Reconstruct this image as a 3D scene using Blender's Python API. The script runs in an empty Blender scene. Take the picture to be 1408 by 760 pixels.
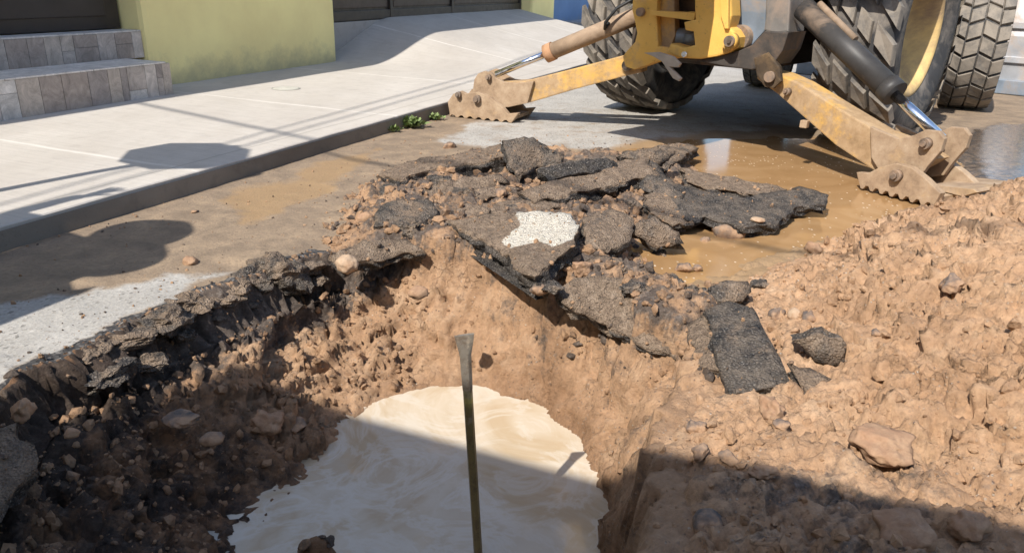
import bpy, bmesh, math, random
import numpy as np
from mathutils import Vector, Matrix, noise as mnoise
from mathutils.geometry import delaunay_2d_cdt

random.seed(7)
RNG = np.random.default_rng(11)
R = math.radians
scene = bpy.context.scene
COL = scene.collection

# ------------------------------------------------------------------ camera
CAM_H, PITCH, ROLL, FOC = 0.95, R(21.4), R(1.5), 1043.0
cam_d = bpy.data.cameras.new('camera')
cam_d.sensor_width = 36.0
cam_d.lens = 36.0 * FOC / 1408.0
cam_d.clip_start = 0.05
cam_d.clip_end = 600.0
cam = bpy.data.objects.new('camera', cam_d)
COL.objects.link(cam)
cam.location = (0, 0, CAM_H)
cam.rotation_euler = (Matrix.Rotation(math.pi / 2 - PITCH, 3, 'X') @ Matrix.Rotation(ROLL, 3, 'Z')).to_euler()
scene.camera = cam

# ------------------------------------------------------------------ sky, sun, exposure
SUN_AZ, SUN_EL = R(32.7), R(46.9)      # azimuth the light travels towards (from +Y to +X), elevation
world = bpy.data.worlds.new('World')
scene.world = world
world.use_nodes = True
wn = world.node_tree
bg = wn.nodes['Background']
sky = wn.nodes.new('ShaderNodeTexSky')
sky.sky_type = 'NISHITA'
sky.sun_disc = False
sky.sun_elevation = SUN_EL
sky.sun_rotation = SUN_AZ + math.pi
sky.air_density = 1.1
sky.dust_density = 1.0
sky.ozone_density = 1.0
wn.links.new(sky.outputs[0], bg.inputs[0])
bg.inputs[1].default_value = 0.14
sd = bpy.data.lights.new('sun', 'SUN')
sd.energy = 4.2
sd.angle = R(0.53)
sd.color = (1.0, 0.95, 0.87)
sun = bpy.data.objects.new('sun', sd)
COL.objects.link(sun)
LD = Vector((math.sin(SUN_AZ) * math.cos(SUN_EL), math.cos(SUN_AZ) * math.cos(SUN_EL), -math.sin(SUN_EL)))
sun.rotation_euler = LD.to_track_quat('-Z', 'Y').to_euler()
sun.location = (-8, -12, 14)
vs = scene.view_settings
vs.view_transform = 'Standard'
vs.look = 'None'
vs.gamma = 1.0
vs.exposure = 0.66
vs.use_curve_mapping = False

# ------------------------------------------------------------------ survey helpers (image point -> place on a plane of known height)
_c, _s, _cr, _sr = math.cos(PITCH), math.sin(PITCH), math.cos(ROLL), math.sin(ROLL)
def ray(px, py):
    a, b = (px - 704) / FOC, (py - 380) / FOC
    a, b = a * _cr + b * _sr, -a * _sr + b * _cr
    return np.array([a, _c - b * _s, -_s - b * _c])
def G(px, py, z=0.0):
    d = ray(px, py)
    t = (z - CAM_H) / d[2]
    return np.array([0, 0, CAM_H]) + t * d
STREET = R(22.5)
U = np.array([math.sin(STREET), math.cos(STREET)])
N = np.array([math.cos(STREET), -math.sin(STREET)])
def W(u, n, z=0.0):
    p = u * U + n * N
    return (p[0], p[1], z)

# ------------------------------------------------------------------ noise
def _h(ix, iy, seed):
    n = (ix.astype(np.int64) * 374761393 + iy.astype(np.int64) * 668265263 + seed * 974711) & 0xffffffff
    n = ((n ^ (n >> 13)) * 1274126177) & 0xffffffff
    return ((n ^ (n >> 16)) & 0xffffff) / float(0xffffff)
def vnoise(x, y, seed=0):
    ix, iy = np.floor(x), np.floor(y)
    fx, fy = x - ix, y - iy
    def g(i, j):
        a = _h(ix + i, iy + j, seed) * 2 * np.pi
        return np.cos(a) * (fx - i) + np.sin(a) * (fy - j)
    sx, sy = fx * fx * fx * (fx * (fx * 6 - 15) + 10), fy * fy * fy * (fy * (fy * 6 - 15) + 10)
    a, b, c, d = g(0, 0), g(1, 0), g(0, 1), g(1, 1)
    return ((a + sx * (b - a)) + sy * ((c + sx * (d - c)) - (a + sx * (b - a)))) * 1.5
def fbm(x, y, scale, oct=4, seed=0, gain=.5):
    v, amp, f = 0.0, 1.0, 1.0 / scale
    for o in range(oct):
        v = v + amp * vnoise(x * f + o * 17.3, y * f - o * 9.1, seed + o)
        amp *= gain
        f *= 2.03
    return v
def worley(x, y, cell, seed=0):
    x, y = x / cell, y / cell
    ix, iy = np.floor(x), np.floor(y)
    f1 = np.full(x.shape, 9.0)
    f2 = np.full(x.shape, 9.0)
    idv = np.zeros(x.shape)
    for i in (-1, 0, 1):
        for j in (-1, 0, 1):
            cx, cy = ix + i, iy + j
            px, py = cx + _h(cx, cy, seed), cy + _h(cx, cy, seed + 5)
            d = np.hypot(px - x, py - y)
            r = _h(cx, cy, seed + 9)
            nearer = d < f1
            f2 = np.where(nearer, f1, np.minimum(f2, d))
            idv = np.where(nearer, r, idv)
            f1 = np.where(nearer, d, f1)
    return f1, f2, idv
def lumps(x, y, cell, amp, seed=0):
    wx = x + fbm(x, y, cell * .8, 2, seed + 40) * cell * .35
    wy = y + fbm(x, y, cell * .8, 2, seed + 60) * cell * .35
    f1, f2, i = worley(wx, wy, cell, seed)
    return amp * (np.sqrt(np.clip(1 - (f1 / .85) ** 2, 0, 1)) * (.25 + .75 * i))
def facets(x, y, cell, amp, seed=0, tilt=1.0):
    # broken clods: every cell is a small tilted plane with its own height, so that steps and cracks open between them
    wx = x + fbm(x, y, cell * .9, 3, seed + 40) * cell * .45
    wy = y + fbm(x, y, cell * .9, 3, seed + 60) * cell * .45
    qx, qy = wx / cell, wy / cell
    ix, iy = np.floor(qx), np.floor(qy)
    f1 = np.full(x.shape, 9.0); f2 = np.full(x.shape, 9.0); hh = np.zeros(x.shape)
    for i in (-1, 0, 1):
        for j in (-1, 0, 1):
            cx, cy = ix + i, iy + j
            dx, dy = qx - cx - _h(cx, cy, seed), qy - cy - _h(cx, cy, seed + 5)
            d = np.hypot(dx, dy)
            a = _h(cx, cy, seed + 9) * 6.2832
            h = _h(cx, cy, seed + 13) + tilt * (np.cos(a) * dx + np.sin(a) * dy) * _h(cx, cy, seed + 17) - .35 * d * d
            nearer = d < f1
            f2 = np.where(nearer, f1, np.minimum(f2, d)); hh = np.where(nearer, h, hh); f1 = np.where(nearer, d, f1)
    return amp * hh - amp * .45 * sstep(.10, .0, f2 - f1)
def sstep(a, b, v):
    t = np.clip((v - a) / (b - a), 0, 1)
    return t * t * (3 - 2 * t)
def inside(x, y, poly):
    r = np.zeros(x.shape, bool)
    n = len(poly)
    for k in range(n):
        (x1, y1), (x2, y2) = poly[k][:2], poly[(k + 1) % n][:2]
        c = ((y1 > y) != (y2 > y))
        with np.errstate(divide='ignore', invalid='ignore'):
            xi = (x2 - x1) * (y - y1) / ((y2 - y1) if y2 != y1 else 1e-9) + x1
        r ^= c & (x < xi)
    return r
def sdist(x, y, poly):                      # + inside, - outside
    d = np.full(x.shape, 1e9)
    n = len(poly)
    for k in range(n):
        (x1, y1), (x2, y2) = poly[k][:2], poly[(k + 1) % n][:2]
        ex, ey = x2 - x1, y2 - y1
        t = np.clip(((x - x1) * ex + (y - y1) * ey) / (ex * ex + ey * ey + 1e-12), 0, 1)
        d = np.minimum(d, np.hypot(x - x1 - t * ex, y - y1 - t * ey))
    return np.where(inside(x, y, poly), d, -d)
def gp(pts, z=0.0):
    return [tuple(G(a, b, z)[:2]) for a, b in pts]

# ------------------------------------------------------------------ objects
def link(o, parent=None):
    COL.objects.link(o)
    if parent is not None:
        o.parent = parent
    return o
def tag(o, label=None, cat=None, group=None, kind=None):
    if label: o['label'] = label
    if cat: o['category'] = cat
    if group: o['group'] = group
    if kind: o['kind'] = kind
    return o
def thing(name, label, cat, loc=(0, 0, 0), rz=0.0, group=None):
    o = bpy.data.objects.new(name, None)
    o.empty_display_size = .1
    link(o)
    o.location = loc
    o.rotation_euler = (0, 0, rz)
    return tag(o, label, cat, group)
def mesh_np(name, verts, faces, mat, parent=None, smooth=True, attrs=None):
    me = bpy.data.meshes.new(name)
    me.from_pydata(np.asarray(verts).tolist() if not isinstance(verts, list) else verts, [], faces if isinstance(faces, list) else np.asarray(faces).tolist())
    if smooth:
        me.polygons.foreach_set('use_smooth', [True] * len(me.polygons))
    for k, v in (attrs or {}).items():
        a = me.attributes.new(k, 'FLOAT', 'POINT')
        a.data.foreach_set('value', np.asarray(v, dtype=np.float32))
    me.update()
    if mat is not None: me.materials.append(mat)
    return link(bpy.data.objects.new(name, me), parent)

class MB:
    """collects shapes of one part"""
    def __init__(s):
        s.bm = bmesh.new()
    def box(s, lo, hi, bev=0.0, M=None):
        v = [s.bm.verts.new((x, y, z)) for z in (lo[2], hi[2]) for y in (lo[1], hi[1]) for x in (lo[0], hi[0])]
        F = [s.bm.faces.new([v[i] for i in f]) for f in ((0, 2, 3, 1), (4, 5, 7, 6), (0, 1, 5, 4), (2, 6, 7, 3), (0, 4, 6, 2), (1, 3, 7, 5))]
        if bev > 0:
            es = {e for f in F for e in f.edges}
            bmesh.ops.bevel(s.bm, geom=list(es), offset=bev, segments=2, affect='EDGES', profile=.6)
        return s
    def prism(s, poly, frame, depth, bev=0.0, chamfer=None):
        """poly [(a,b)], frame(a,b,c) -> point, extruded over c in depth=(c0,c1)"""
        A = [s.bm.verts.new(frame(a, b, depth[0])) for a, b in poly]
        B = [s.bm.verts.new(frame(a, b, depth[1])) for a, b in poly]
        n = len(poly)
        F = [s.bm.faces.new(A), s.bm.faces.new(B[::-1])]
        for i in range(n):
            F.append(s.bm.faces.new([A[i], B[i], B[(i + 1) % n], A[(i + 1) % n]]))
        bmesh.ops.recalc_face_normals(s.bm, faces=F)
        if bev > 0:
            es = {e for f in F[:2] for e in f.edges}
            bmesh.ops.bevel(s.bm, geom=list(es), offset=bev, segments=2, affect='EDGES', profile=.6)
        return s
    def tube(s, p, q, r, seg=20, r2=None, cap=True):
        p, q = Vector(p), Vector(q)
        d = (q - p).normalized()
        a = d.orthogonal().normalized()
        b = d.cross(a)
        r2 = r if r2 is None else r2
        A, B = [], []
        for i in range(seg):
            t = 2 * math.pi * i / seg
            o = a * math.cos(t) + b * math.sin(t)
            A.append(s.bm.verts.new(p + o * r))
            B.append(s.bm.verts.new(q + o * r2))
        F = []
        for i in range(seg):
            f = s.bm.faces.new([A[i], A[(i + 1) % seg], B[(i + 1) % seg], B[i]])
            f.smooth = True
            F.append(f)
        if cap:
            F.append(s.bm.faces.new(A[::-1])); F.append(s.bm.faces.new(B))
        bmesh.ops.recalc_face_normals(s.bm, faces=F)
        return s
    def path(s, pts, r, seg=8):
        pts = [Vector(p) for p in pts]
        rings = []
        for i, p in enumerate(pts):
            d = (pts[min(i + 1, len(pts) - 1)] - pts[max(i - 1, 0)]).normalized()
            a = d.cross(Vector((.13, .31, .94))).normalized()
            b = d.cross(a)
            rings.append([s.bm.verts.new(p + (a * math.cos(2 * math.pi * k / seg) + b * math.sin(2 * math.pi * k / seg)) * r) for k in range(seg)])
        for A, B in zip(rings, rings[1:]):
            for k in range(seg):
                f = s.bm.faces.new([A[k], A[(k + 1) % seg], B[(k + 1) % seg], B[k]]); f.smooth = True
        s.bm.faces.new(rings[0][::-1]); s.bm.faces.new(rings[-1])
        return s
    def lathe(s, prof, axis_o, axis_d, seg=48, closed=False):
        """prof [(along,radius)]"""
        o, d = Vector(axis_o), Vector(axis_d).normalized()
        a = d.orthogonal().normalized()
        b = d.cross(a)
        rings = []
        for al, r in prof:
            rings.append([s.bm.verts.new(o + d * al + (a * math.cos(2 * math.pi * k / seg) + b * math.sin(2 * math.pi * k / seg)) * max(r, 1e-4)) for k in range(seg)])
        pairs = list(zip(rings, rings[1:]))
        if closed: pairs.append((rings[-1], rings[0]))
        F = []
        for A, B in pairs:
            for k in range(seg):
                f = s.bm.faces.new([A[k], A[(k + 1) % seg], B[(k + 1) % seg], B[k]]); f.smooth = True
                F.append(f)
        bmesh.ops.recalc_face_normals(s.bm, faces=F)
        return s
    def build(s, name, mat, parent=None):
        me = bpy.data.meshes.new(name)
        s.bm.to_mesh(me)
        s.bm.free()
        me.materials.append(mat)
        return link(bpy.data.objects.new(name, me), parent)

# ------------------------------------------------------------------ materials
class NT:
    def __init__(s, name, rough=.8, spec=.3):
        s.m = bpy.data.materials.new(name)
        s.m.use_nodes = True
        s.t = s.m.node_tree
        s.b = s.t.nodes['Principled BSDF']
        s.b.inputs['Roughness'].default_value = rough
        s.b.inputs['Specular IOR Level'].default_value = spec
        s.co = s.t.nodes.new('ShaderNodeTexCoord').outputs['Object']
    def n(s, typ, **k):
        nd = s.t.nodes.new('ShaderNode' + typ)
        for a, v in k.items(): setattr(nd, a, v)
        return nd
    def l(s, a, b): s.t.links.new(a, b)
    def vec(s, scale=(1, 1, 1), co=None):
        m = s.n('Mapping')
        m.inputs['Scale'].default_value = scale
        s.l(co or s.co, m.inputs[0])
        return m.outputs[0]
    def noise(s, scale, detail=6, rough=.6, co=None, dist=0.0):
        nd = s.n('TexNoise')
        nd.inputs['Scale'].default_value = scale
        nd.inputs['Detail'].default_value = detail
        nd.inputs['Roughness'].default_value = rough
        nd.inputs['Distortion'].default_value = dist
        s.l(co or s.co, nd.inputs['Vector'])
        return nd.outputs['Fac']
    def vor(s, scale, feat='F1', out='Distance', co=None, rnd=1.0):
        nd = s.n('TexVoronoi', feature=feat)
        nd.inputs['Scale'].default_value = scale
        nd.inputs['Randomness'].default_value = rnd
        s.l(co or s.co, nd.inputs['Vector'])
        return nd.outputs[out]
    def ramp(s, fac, stops):
        nd = s.n('ValToRGB')
        cr = nd.color_ramp
        while len(cr.elements) < len(stops): cr.elements.new(.5)
        for e, (p, c) in zip(cr.elements, stops):
            e.position = p
            e.color = (c, c, c, 1) if isinstance(c, (int, float)) else (*c, 1)
        s.l(fac, nd.inputs[0])
        return nd.outputs[0]
    def mix(s, fac, a, b, mode='MIX'):
        nd = s.n('Mix', data_type='RGBA', blend_type=mode)
        for v, i in ((fac, 0), (a, 6), (b, 7)):
            if isinstance(v, (int, float)): nd.inputs[i].default_value = v if i == 0 else (v, v, v, 1)
            elif isinstance(v, tuple): nd.inputs[i].default_value = (*v, 1)
            else: s.l(v, nd.inputs[i])
        return nd.outputs[2]
    def math(s, op, a, b=0.0, clamp=False):
        nd = s.n('Math', operation=op, use_clamp=clamp)
        for v, i in ((a, 0), (b, 1)):
            if isinstance(v, (int, float)): nd.inputs[i].default_value = v
            else: s.l(v, nd.inputs[i])
        return nd.outputs[0]
    def attr(s, name):
        nd = s.n('Attribute', attribute_name=name)
        return nd.outputs['Fac']
    def bump(s, h, strength=.5, dist=.01, prev=None):
        nd = s.n('Bump')
        nd.inputs['Strength'].default_value = strength
        nd.inputs['Distance'].default_value = dist
        s.l(h, nd.inputs['Height'])
        if prev is not None: s.l(prev, nd.inputs['Normal'])
        return nd.outputs[0]
    def out(s, col=None, rough=None, normal=None, metal=None):
        if col is not None:
            if isinstance(col, tuple): s.b.inputs['Base Color'].default_value = (*col, 1)
            else: s.l(col, s.b.inputs['Base Color'])
        if rough is not None:
            if isinstance(rough, (int, float)): s.b.inputs['Roughness'].default_value = rough
            else: s.l(rough, s.b.inputs['Roughness'])
        if normal is not None: s.l(normal, s.b.inputs['Normal'])
        if metal is not None:
            if isinstance(metal, (int, float)): s.b.inputs['Metallic'].default_value = metal
            else: s.l(metal, s.b.inputs['Metallic'])
        return s.m

def plain(name, col, rough=.6, metal=0.0, var=.18, scale=12, bump=.15, dirt=None, dirt_amt=.4, spec=.3):
    t = NT(name, rough, spec)
    n1 = t.noise(scale, 7, .65)
    lo = tuple(c * (1 - var) for c in col)
    hi = tuple(min(1, c * (1 + var)) for c in col)
    c = t.ramp(n1, [(.3, lo), (.7, hi)])
    if dirt:
        d = t.ramp(t.noise(scale * .45, 9, .72, dist=.6), [(.62 - dirt_amt * .4, 0.0), (.75 - dirt_amt * .25, 1.0)])
        c = t.mix(d, c, dirt)
        mt = t.mix(d, metal, 0.0) if metal else None
        rg = t.mix(d, rough, .85)
        return t.out(c, rg, t.bump(t.noise(scale * 6, 5), bump, .004), mt)
    return t.out(c, t.ramp(t.noise(scale * 2.3, 5), [(.3, max(.02, rough - .12)), (.7, min(1, rough + .1))]), t.bump(t.noise(scale * 6, 5), bump, .004), metal or None)

SOIL = (.485, .302, .178)
SOIL_D = (.25, .155, .095)
SOIL_L = (.57, .39, .25)
def soil_material(name, tint=1.0, stony=.5):
    """clay soil: attribute 'moist' darkens, 'ash' greys (asphalt crumbs mixed in); both also paint shade on the left bank"""
    t = NT(name, .9, .2)
    a = t.noise(9, 8, .65)
    b = t.noise(55, 8, .7)
    c = t.ramp(a, [(.28, tuple(x * .72 * tint for x in SOIL)), (.5, tuple(x * tint for x in SOIL)), (.74, tuple(x * tint for x in SOIL_L))])
    c = t.mix(t.ramp(b, [(.32, .5), (.6, 0.0)]), c, tuple(x * .8 for x in SOIL_D))
    # pebbles and crumbs
    v = t.n('TexVoronoi', feature='F1')
    v.inputs['Scale'].default_value = 75
    t.l(t.co, v.inputs['Vector'])
    peb = t.math('MULTIPLY', t.ramp(v.outputs['Distance'], [(.16, 1.0), (.26, 0.0)]), t.ramp(t.noise(6, 3), [(.5 - stony * .15, 0.0), (.62, 1.0)]))
    pc = t.ramp(v.outputs['Color'], [(.15, (.10, .085, .08)), (.5, (.30, .22, .16)), (.85, (.55, .48, .40))])
    c = t.mix(t.math('MULTIPLY', peb, .8), c, pc)
    ash_shade = t.math('ADD', t.attr('ash_shade'), t.math('MULTIPLY', t.math('SUBTRACT', t.noise(22, 7, .7), .5), 1.3))
    ash_shade = t.ramp(ash_shade, [(.35, 0.0), (.62, 1.0)])
    c = t.mix(t.math('MULTIPLY', ash_shade, .88), c, t.ramp(b, [(.3, (.035, .032, .033)), (.55, (.10, .088, .08)), (.75, (.26, .235, .21))]))
    moist_shade = t.attr('moist_shade')
    c = t.mix(moist_shade, c, t.mix(1.0, c, (.50, .44, .40), 'MULTIPLY'))
    rg = t.mix(moist_shade, .92, .62)
    rg = t.mix(t.ramp(t.noise(90, 5, .7), [(.5, 0.0), (.62, 1.0)]), rg, .42)
    h1 = t.bump(t.noise(24, 9, .72), .55, .03)
    wv = t.n('VectorMath', operation='ADD')
    nz_ = t.n('TexNoise'); nz_.inputs['Scale'].default_value = 14; nz_.inputs['Detail'].default_value = 6
    t.l(t.co, nz_.inputs['Vector'])
    sc_ = t.n('VectorMath', operation='SCALE'); sc_.inputs['Scale'].default_value = .10
    t.l(nz_.outputs['Color'], sc_.inputs[0]); t.l(t.co, wv.inputs[0]); t.l(sc_.outputs[0], wv.inputs[1])
    ck = t.vor(17, 'DISTANCE_TO_EDGE', 'Distance', co=wv.outputs[0])
    ckm = t.math('MULTIPLY', t.ramp(ck, [(.0, 1.0), (.045, 0.0)]), t.ramp(t.noise(5, 5, .6), [(.54, 0.0), (.66, 1.0)]))
    h1 = t.bump(t.math('SUBTRACT', 1.0, ckm), .5, .012, h1)
    h2 = t.bump(t.noise(120, 7, .75), .6, .010, h1)
    h3 = t.bump(peb, .5, .006, h2)
    c = t.mix(t.math('MULTIPLY', ckm, .45), c, tuple(x * .5 for x in SOIL_D))
    return t.out(c, rg, h3)

def asphalt_material(name):
    """broken asphalt: attribute 'mud' covers it in clay, 'side' marks fractured faces, 'paint' white road paint"""
    t = NT(name, .85, .3)
    v = t.n('TexVoronoi', feature='F1')
    v.inputs['Scale'].default_value = 150
    t.l(t.co, v.inputs['Vector'])
    agg = t.ramp(v.outputs['Color'], [(.1, (.035, .034, .034)), (.5, (.10, .096, .09)), (.78, (.19, .175, .158)), (.95, (.36, .33, .29))])
    base = t.mix(t.ramp(v.outputs['Distance'], [(.25, 1.0), (.5, 0.0)]), (.028, .027, .028), agg)
    n1 = t.noise(14, 8, .7)
    dust = t.math('MULTIPLY', t.ramp(n1, [(.36, 0.0), (.66, .75)]), t.math('SUBTRACT', 1.0, t.math('MULTIPLY', t.attr('side'), .6)))
    base = t.mix(dust, base, (.27, .215, .165))
    md = t.math('ADD', t.attr('mud'), t.math('MULTIPLY', t.math('SUBTRACT', t.noise(11, 8, .72), .5), 1.5))
    mud = t.ramp(md, [(.38, 0.0), (.6, 1.0)])
    mc = t.ramp(t.noise(30, 8, .7), [(.3, (.16, .115, .082)), (.55, (.28, .205, .145)), (.75, (.41, .315, .235))])
    c = t.mix(mud, base, mc)
    v2 = t.vor(60, 'F1', 'Distance')
    b1 = t.bump(t.noise(34, 9, .78), .8, .025)
    b1 = t.bump(v2, .6, .012, b1)
    b2 = t.bump(v.outputs['Distance'], .8, .010, b1)
    spk = t.ramp(t.noise(75, 8, .8), [(.56, 0.0), (.66, .6)])
    c = t.mix(spk, c, (.33, .27, .21))
    pit_ = t.ramp(t.noise(48, 9, .8), [(.36, .7), (.46, 0.0)])
    c = t.mix(pit_, c, (.03, .026, .024))
    pm = t.math('ADD', t.attr('paint'), t.math('MULTIPLY', t.math('SUBTRACT', t.noise(26, 8, .75), .5), .9))
    pm = t.ramp(pm, [(.5, 0.0), (.56, 1.0)])
    c = t.mix(pm, c, t.ramp(t.noise(60, 5), [(.3, (.62, .56, .46)), (.7, (.76, .70, .60))]))
    return t.out(c, t.mix(mud, .72, .92), b2)

def road_material():
    t = NT('road_surface', .85, .3)
    v = t.n('TexVoronoi', feature='F1')
    v.inputs['Scale'].default_value = 110
    t.l(t.co, v.inputs['Vector'])
    cl = t.ramp(t.noise(3.5, 8, .6), [(.3, (.31, .29, .26)), (.7, (.41, .385, .35))])
    spk = t.ramp(v.outputs['Color'], [(.06, .35), (.2, .9), (.8, 1.08), (.97, 1.25)])
    cl = t.mix(.85, cl, spk, 'MULTIPLY')
    cl = t.mix(t.ramp(t.noise(48, 6, .7), [(.56, 0.0), (.70, .65)]), cl, (.16, .13, .105))
    mc = t.ramp(t.noise(7, 9, .68, dist=.4), [(.25, (.15, .112, .08)), (.5, (.24, .178, .122)), (.78, (.36, .262, .17))])
    mc = t.mix(t.ramp(t.noise(70, 7, .7), [(.5, 0.0), (.72, .7)]), mc, (.13, .095, .068))
    md = t.math('ADD', t.attr('mud'), t.math('MULTIPLY', t.math('SUBTRACT', t.noise(6, 9, .72), .5), 1.1))
    mud = t.ramp(md, [(.36, 0.0), (.62, 1.0)])
    c = t.mix(mud, cl, mc)
    # thin orange silt
    si = t.ramp(t.math('ADD', t.attr('silt'), t.math('MULTIPLY', t.math('SUBTRACT', t.noise(5, 8, .7), .5), 1.2)), [(.42, 0.0), (.75, 1.0)])
    c = t.mix(t.math('MULTIPLY', si, .8), c, (.31, .20, .105))
    bk = t.ramp(t.math('ADD', t.attr('broken'), t.math('MULTIPLY', t.math('SUBTRACT', t.noise(24, 8, .72), .5), 1.3)), [(.40, 0.0), (.62, 1.0)])
    c = t.mix(bk, c, t.ramp(v.outputs['Color'], [(.2, (.022, .021, .022)), (.7, (.07, .066, .063)), (.95, (.24, .22, .2))]))
    wet = t.ramp(t.math('ADD', t.attr('wet'), t.math('MULTIPLY', t.math('SUBTRACT', t.noise(9, 8, .7), .5), .9)), [(.42, 0.0), (.6, 1.0)])
    c = t.mix(wet, c, t.mix(t.ramp(t.noise(24, 7, .7), [(.42, 0.0), (.6, 1.0)]), (.035, .036, .04), (.17, .12, .085)))
    rg = t.mix(wet, t.mix(si, .9, .55), t.ramp(t.noise(30, 5), [(.4, .04), (.7, .3)]))
    b1 = t.bump(t.noise(35, 8, .7), .35, .012)
    b2 = t.bump(v.outputs['Distance'], .3, .004, b1)
    nrm = t.n('Mix', data_type='VECTOR')
    geo = t.n('NewGeometry')
    t.l(t.math('MULTIPLY', wet, .8), nrm.inputs[0])
    t.l(b2, nrm.inputs[4])
    t.l(geo.outputs['Normal'], nrm.inputs[5])
    return t.out(c, rg, nrm.outputs[1])

def water_material(name, stops, rough, bump):
    t = NT(name, rough, .5)
    t.b.inputs['IOR'].default_value = 1.33
    w = t.noise(2.2, 4, .55)
    mp = t.n('Vectorial') if False else None
    a = t.noise(3.4, 7, .62, dist=2.2)
    c = t.ramp(a, stops)
    return t.out(c, rough, t.bump(t.noise(26, 4, .6), bump, .004))

# ================================================================== SETTING
M_ROAD = road_material()
M_SOIL = soil_material('pit_soil', .95, .6)
M_MOUND = soil_material('mound_soil', 1.06, .5)
M_ASPH = asphalt_material('broken_asphalt')

# ---------------------------------------------------------------- ground shapes
WATER_Z = -0.40
RIM = [(-1.22, 1.55), (-1.18, 1.72), (-1.09, 2.02), (-.93, 2.34), (-.72, 2.62), (-.45, 2.74), (-.2, 2.66), (.05, 2.48), (.30, 2.22),
       (.50, 1.95), (.47, 1.78), (.39, 1.62), (.325, 1.45), (.28, 1.25), (.23, 1.0), (.1, .74), (-.4, .66), (-.90, .74), (-1.16, .98), (-1.25, 1.28)]
WATERP = [(-.56, 1.30), (-.52, 1.72), (-.41, 2.16), (-.30, 2.29), (-.13, 2.36), (.10, 2.24), (.215, 2.05), (.215, 1.86), (.27, 1.66), (.22, 1.4), (.15, 1.1), (-.1, 1.05), (-.42, 1.12)]
HEAP = gp([(455, 350), (480, 300), (500, 262), (560, 232), (640, 215), (700, 205), (790, 212), (880, 208), (965, 205), (960, 240), (940, 300), (880, 330), (870, 370), (960, 395), (1010, 400), (1010, 520), (960, 520), (850, 470), (700, 420), (560, 380)])
MOUND = gp([(1008, 396), (1060, 358), (1130, 338), (1230, 316), (1330, 298), (1450, 288)]) + [(4.2, 3.3), (4.2, .4), (.35, .4)] + \
        gp([(868, 750), (882, 690), (890, 610), (915, 560), (965, 525), (1010, 480), (1000, 430)])
PLATEAU = gp([(1100, 392), (1112, 425), (1140, 460), (1175, 495), (1215, 540), (1290, 600), (1408, 680)], .1) + [(4.2, 1.0), (4.2, 3.25)] + gp([(1450, 296), (1330, 305), (1230, 322), (1150, 345)])
PUD = gp([(850, 205), (940, 190), (1060, 188), (1200, 190), (1300, 205), (1350, 240), (1330, 300), (1200, 320), (1120, 345), (1020, 360), (1015, 380), (930, 395), (870, 375), (858, 340), (900, 300), (880, 240)])
PUD_IN = gp([(862, 335), (900, 325), (960, 335), (1016, 345), (1018, 378), (950, 388), (885, 380)])
PUD_L = gp([(300, 275), (380, 245), (470, 215), (520, 205), (500, 235), (420, 275), (330, 305)])
CLEAN_A = gp([(-500, 620), (-300, 470), (0, 418), (140, 392), (235, 372), (330, 372), (200, 440), (60, 520), (-100, 640)])
CLEAN_B = gp([(575, 196), (640, 172), (700, 150), (760, 110), (900, 90), (1100, 90), (1180, 170), (1060, 178), (960, 190), (800, 207), (690, 208)])
WETR = gp([(1300, 180), (1360, 170), (1440, 178), (1500, 215), (1460, 280), (1380, 262), (1330, 225)])

def rubble_noise(x, y):
    return lumps(x, y, .20, .040, 3) * (1 + .7 * sstep(-.4, -.7, x)) + facets(x, y, .095, .040, 8) + facets(x, y, .038, .016, 15) + fbm(x, y, .05, 3, 21) * .006
def ground_fields(x, y, fine=True):
    wob = fbm(x, y, .22, 4, 5) * .045 + (fbm(x, y, .06, 3, 31) * .018)
    sr = sdist(x, y, RIM) + wob * .9
    sw = sdist(x, y, WATERP) + fbm(x, y, .3, 3, 77) * .03
    sh = sdist(x, y, HEAP) + fbm(x, y, .2, 4, 91) * .05
    road = fbm(x, y, 1.3, 3, 2) * .004 + fbm(x, y, .12, 3, 4) * .0015
    pd = np.maximum(sdist(x, y, PUD) + fbm(x, y, .35, 4, 55) * .06, sdist(x, y, PUD_IN) + fbm(x, y, .1, 3, 56) * .02)
    pl = sdist(x, y, PUD_L) + fbm(x, y, .3, 4, 58) * .08
    road = road - .022 * sstep(-.08, .12, pd) - .007 * sstep(-.1, .15, pl)
    # loose crumbs on the road around the works
    near = sstep(-.55, 0.0, np.maximum(sr, sh))
    road = road + near * (lumps(x, y, .045, .012, 61) * sstep(.1, .7, fbm(x, y, .25, 3, 62) + .35 * near))
    dr = np.clip(sr, 0, None)
    dw = np.clip(-sw, 0, None)
    t = dr / (dr + dw + 1e-4)
    ledge = fbm(x, y, .5, 2, 19) * .25
    prof = np.clip(t, 0, 1) ** (0.92 + ledge)
    cut = .065 + .07 * sstep(-.45, -.8, x)
    zp = -cut * sstep(0, .04, dr) - (.465 - cut) * prof
    zp = zp - .05 * sstep(0, .12, sw) + .37 * np.exp(-((x + .395) / .11) ** 2 - ((y - 1.275) / .05) ** 2)
    fade = 1 - sstep(.0, .45, np.where(sr > 0, t, 0))
    zh = .050 * sstep(0, .22, sh) * fade
    soil = (sr > 0) | (sh > 0) | ((sdist(x, y, MOUND) > -.05) & (x < 1.2) & (y < 2.2))
    z = np.where(sr > 0, zp, road) + np.where(sh > 0, zh, 0)
    amp = np.where(sr > 0, (.35 + .65 * sstep(0.0, .05, dr)) * (1 - .9 * sstep(.65, 1.0, t)) * (1.3 - .55 * sstep(-.55, -.2, x)), 0) 
    amp = np.maximum(amp, np.where((sr <= 0) & (sdist(x, y, MOUND) > -.05), .35, 0))
    amp = np.maximum(amp, np.where(sh > 0, .75 * sstep(0, .10, sh) * fade, 0))
    return dict(z=z, sr=sr, sw=sw, sh=sh, t=t, pd=pd, pl=pl, soil=soil, near=near, amp=amp, road=road)
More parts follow.
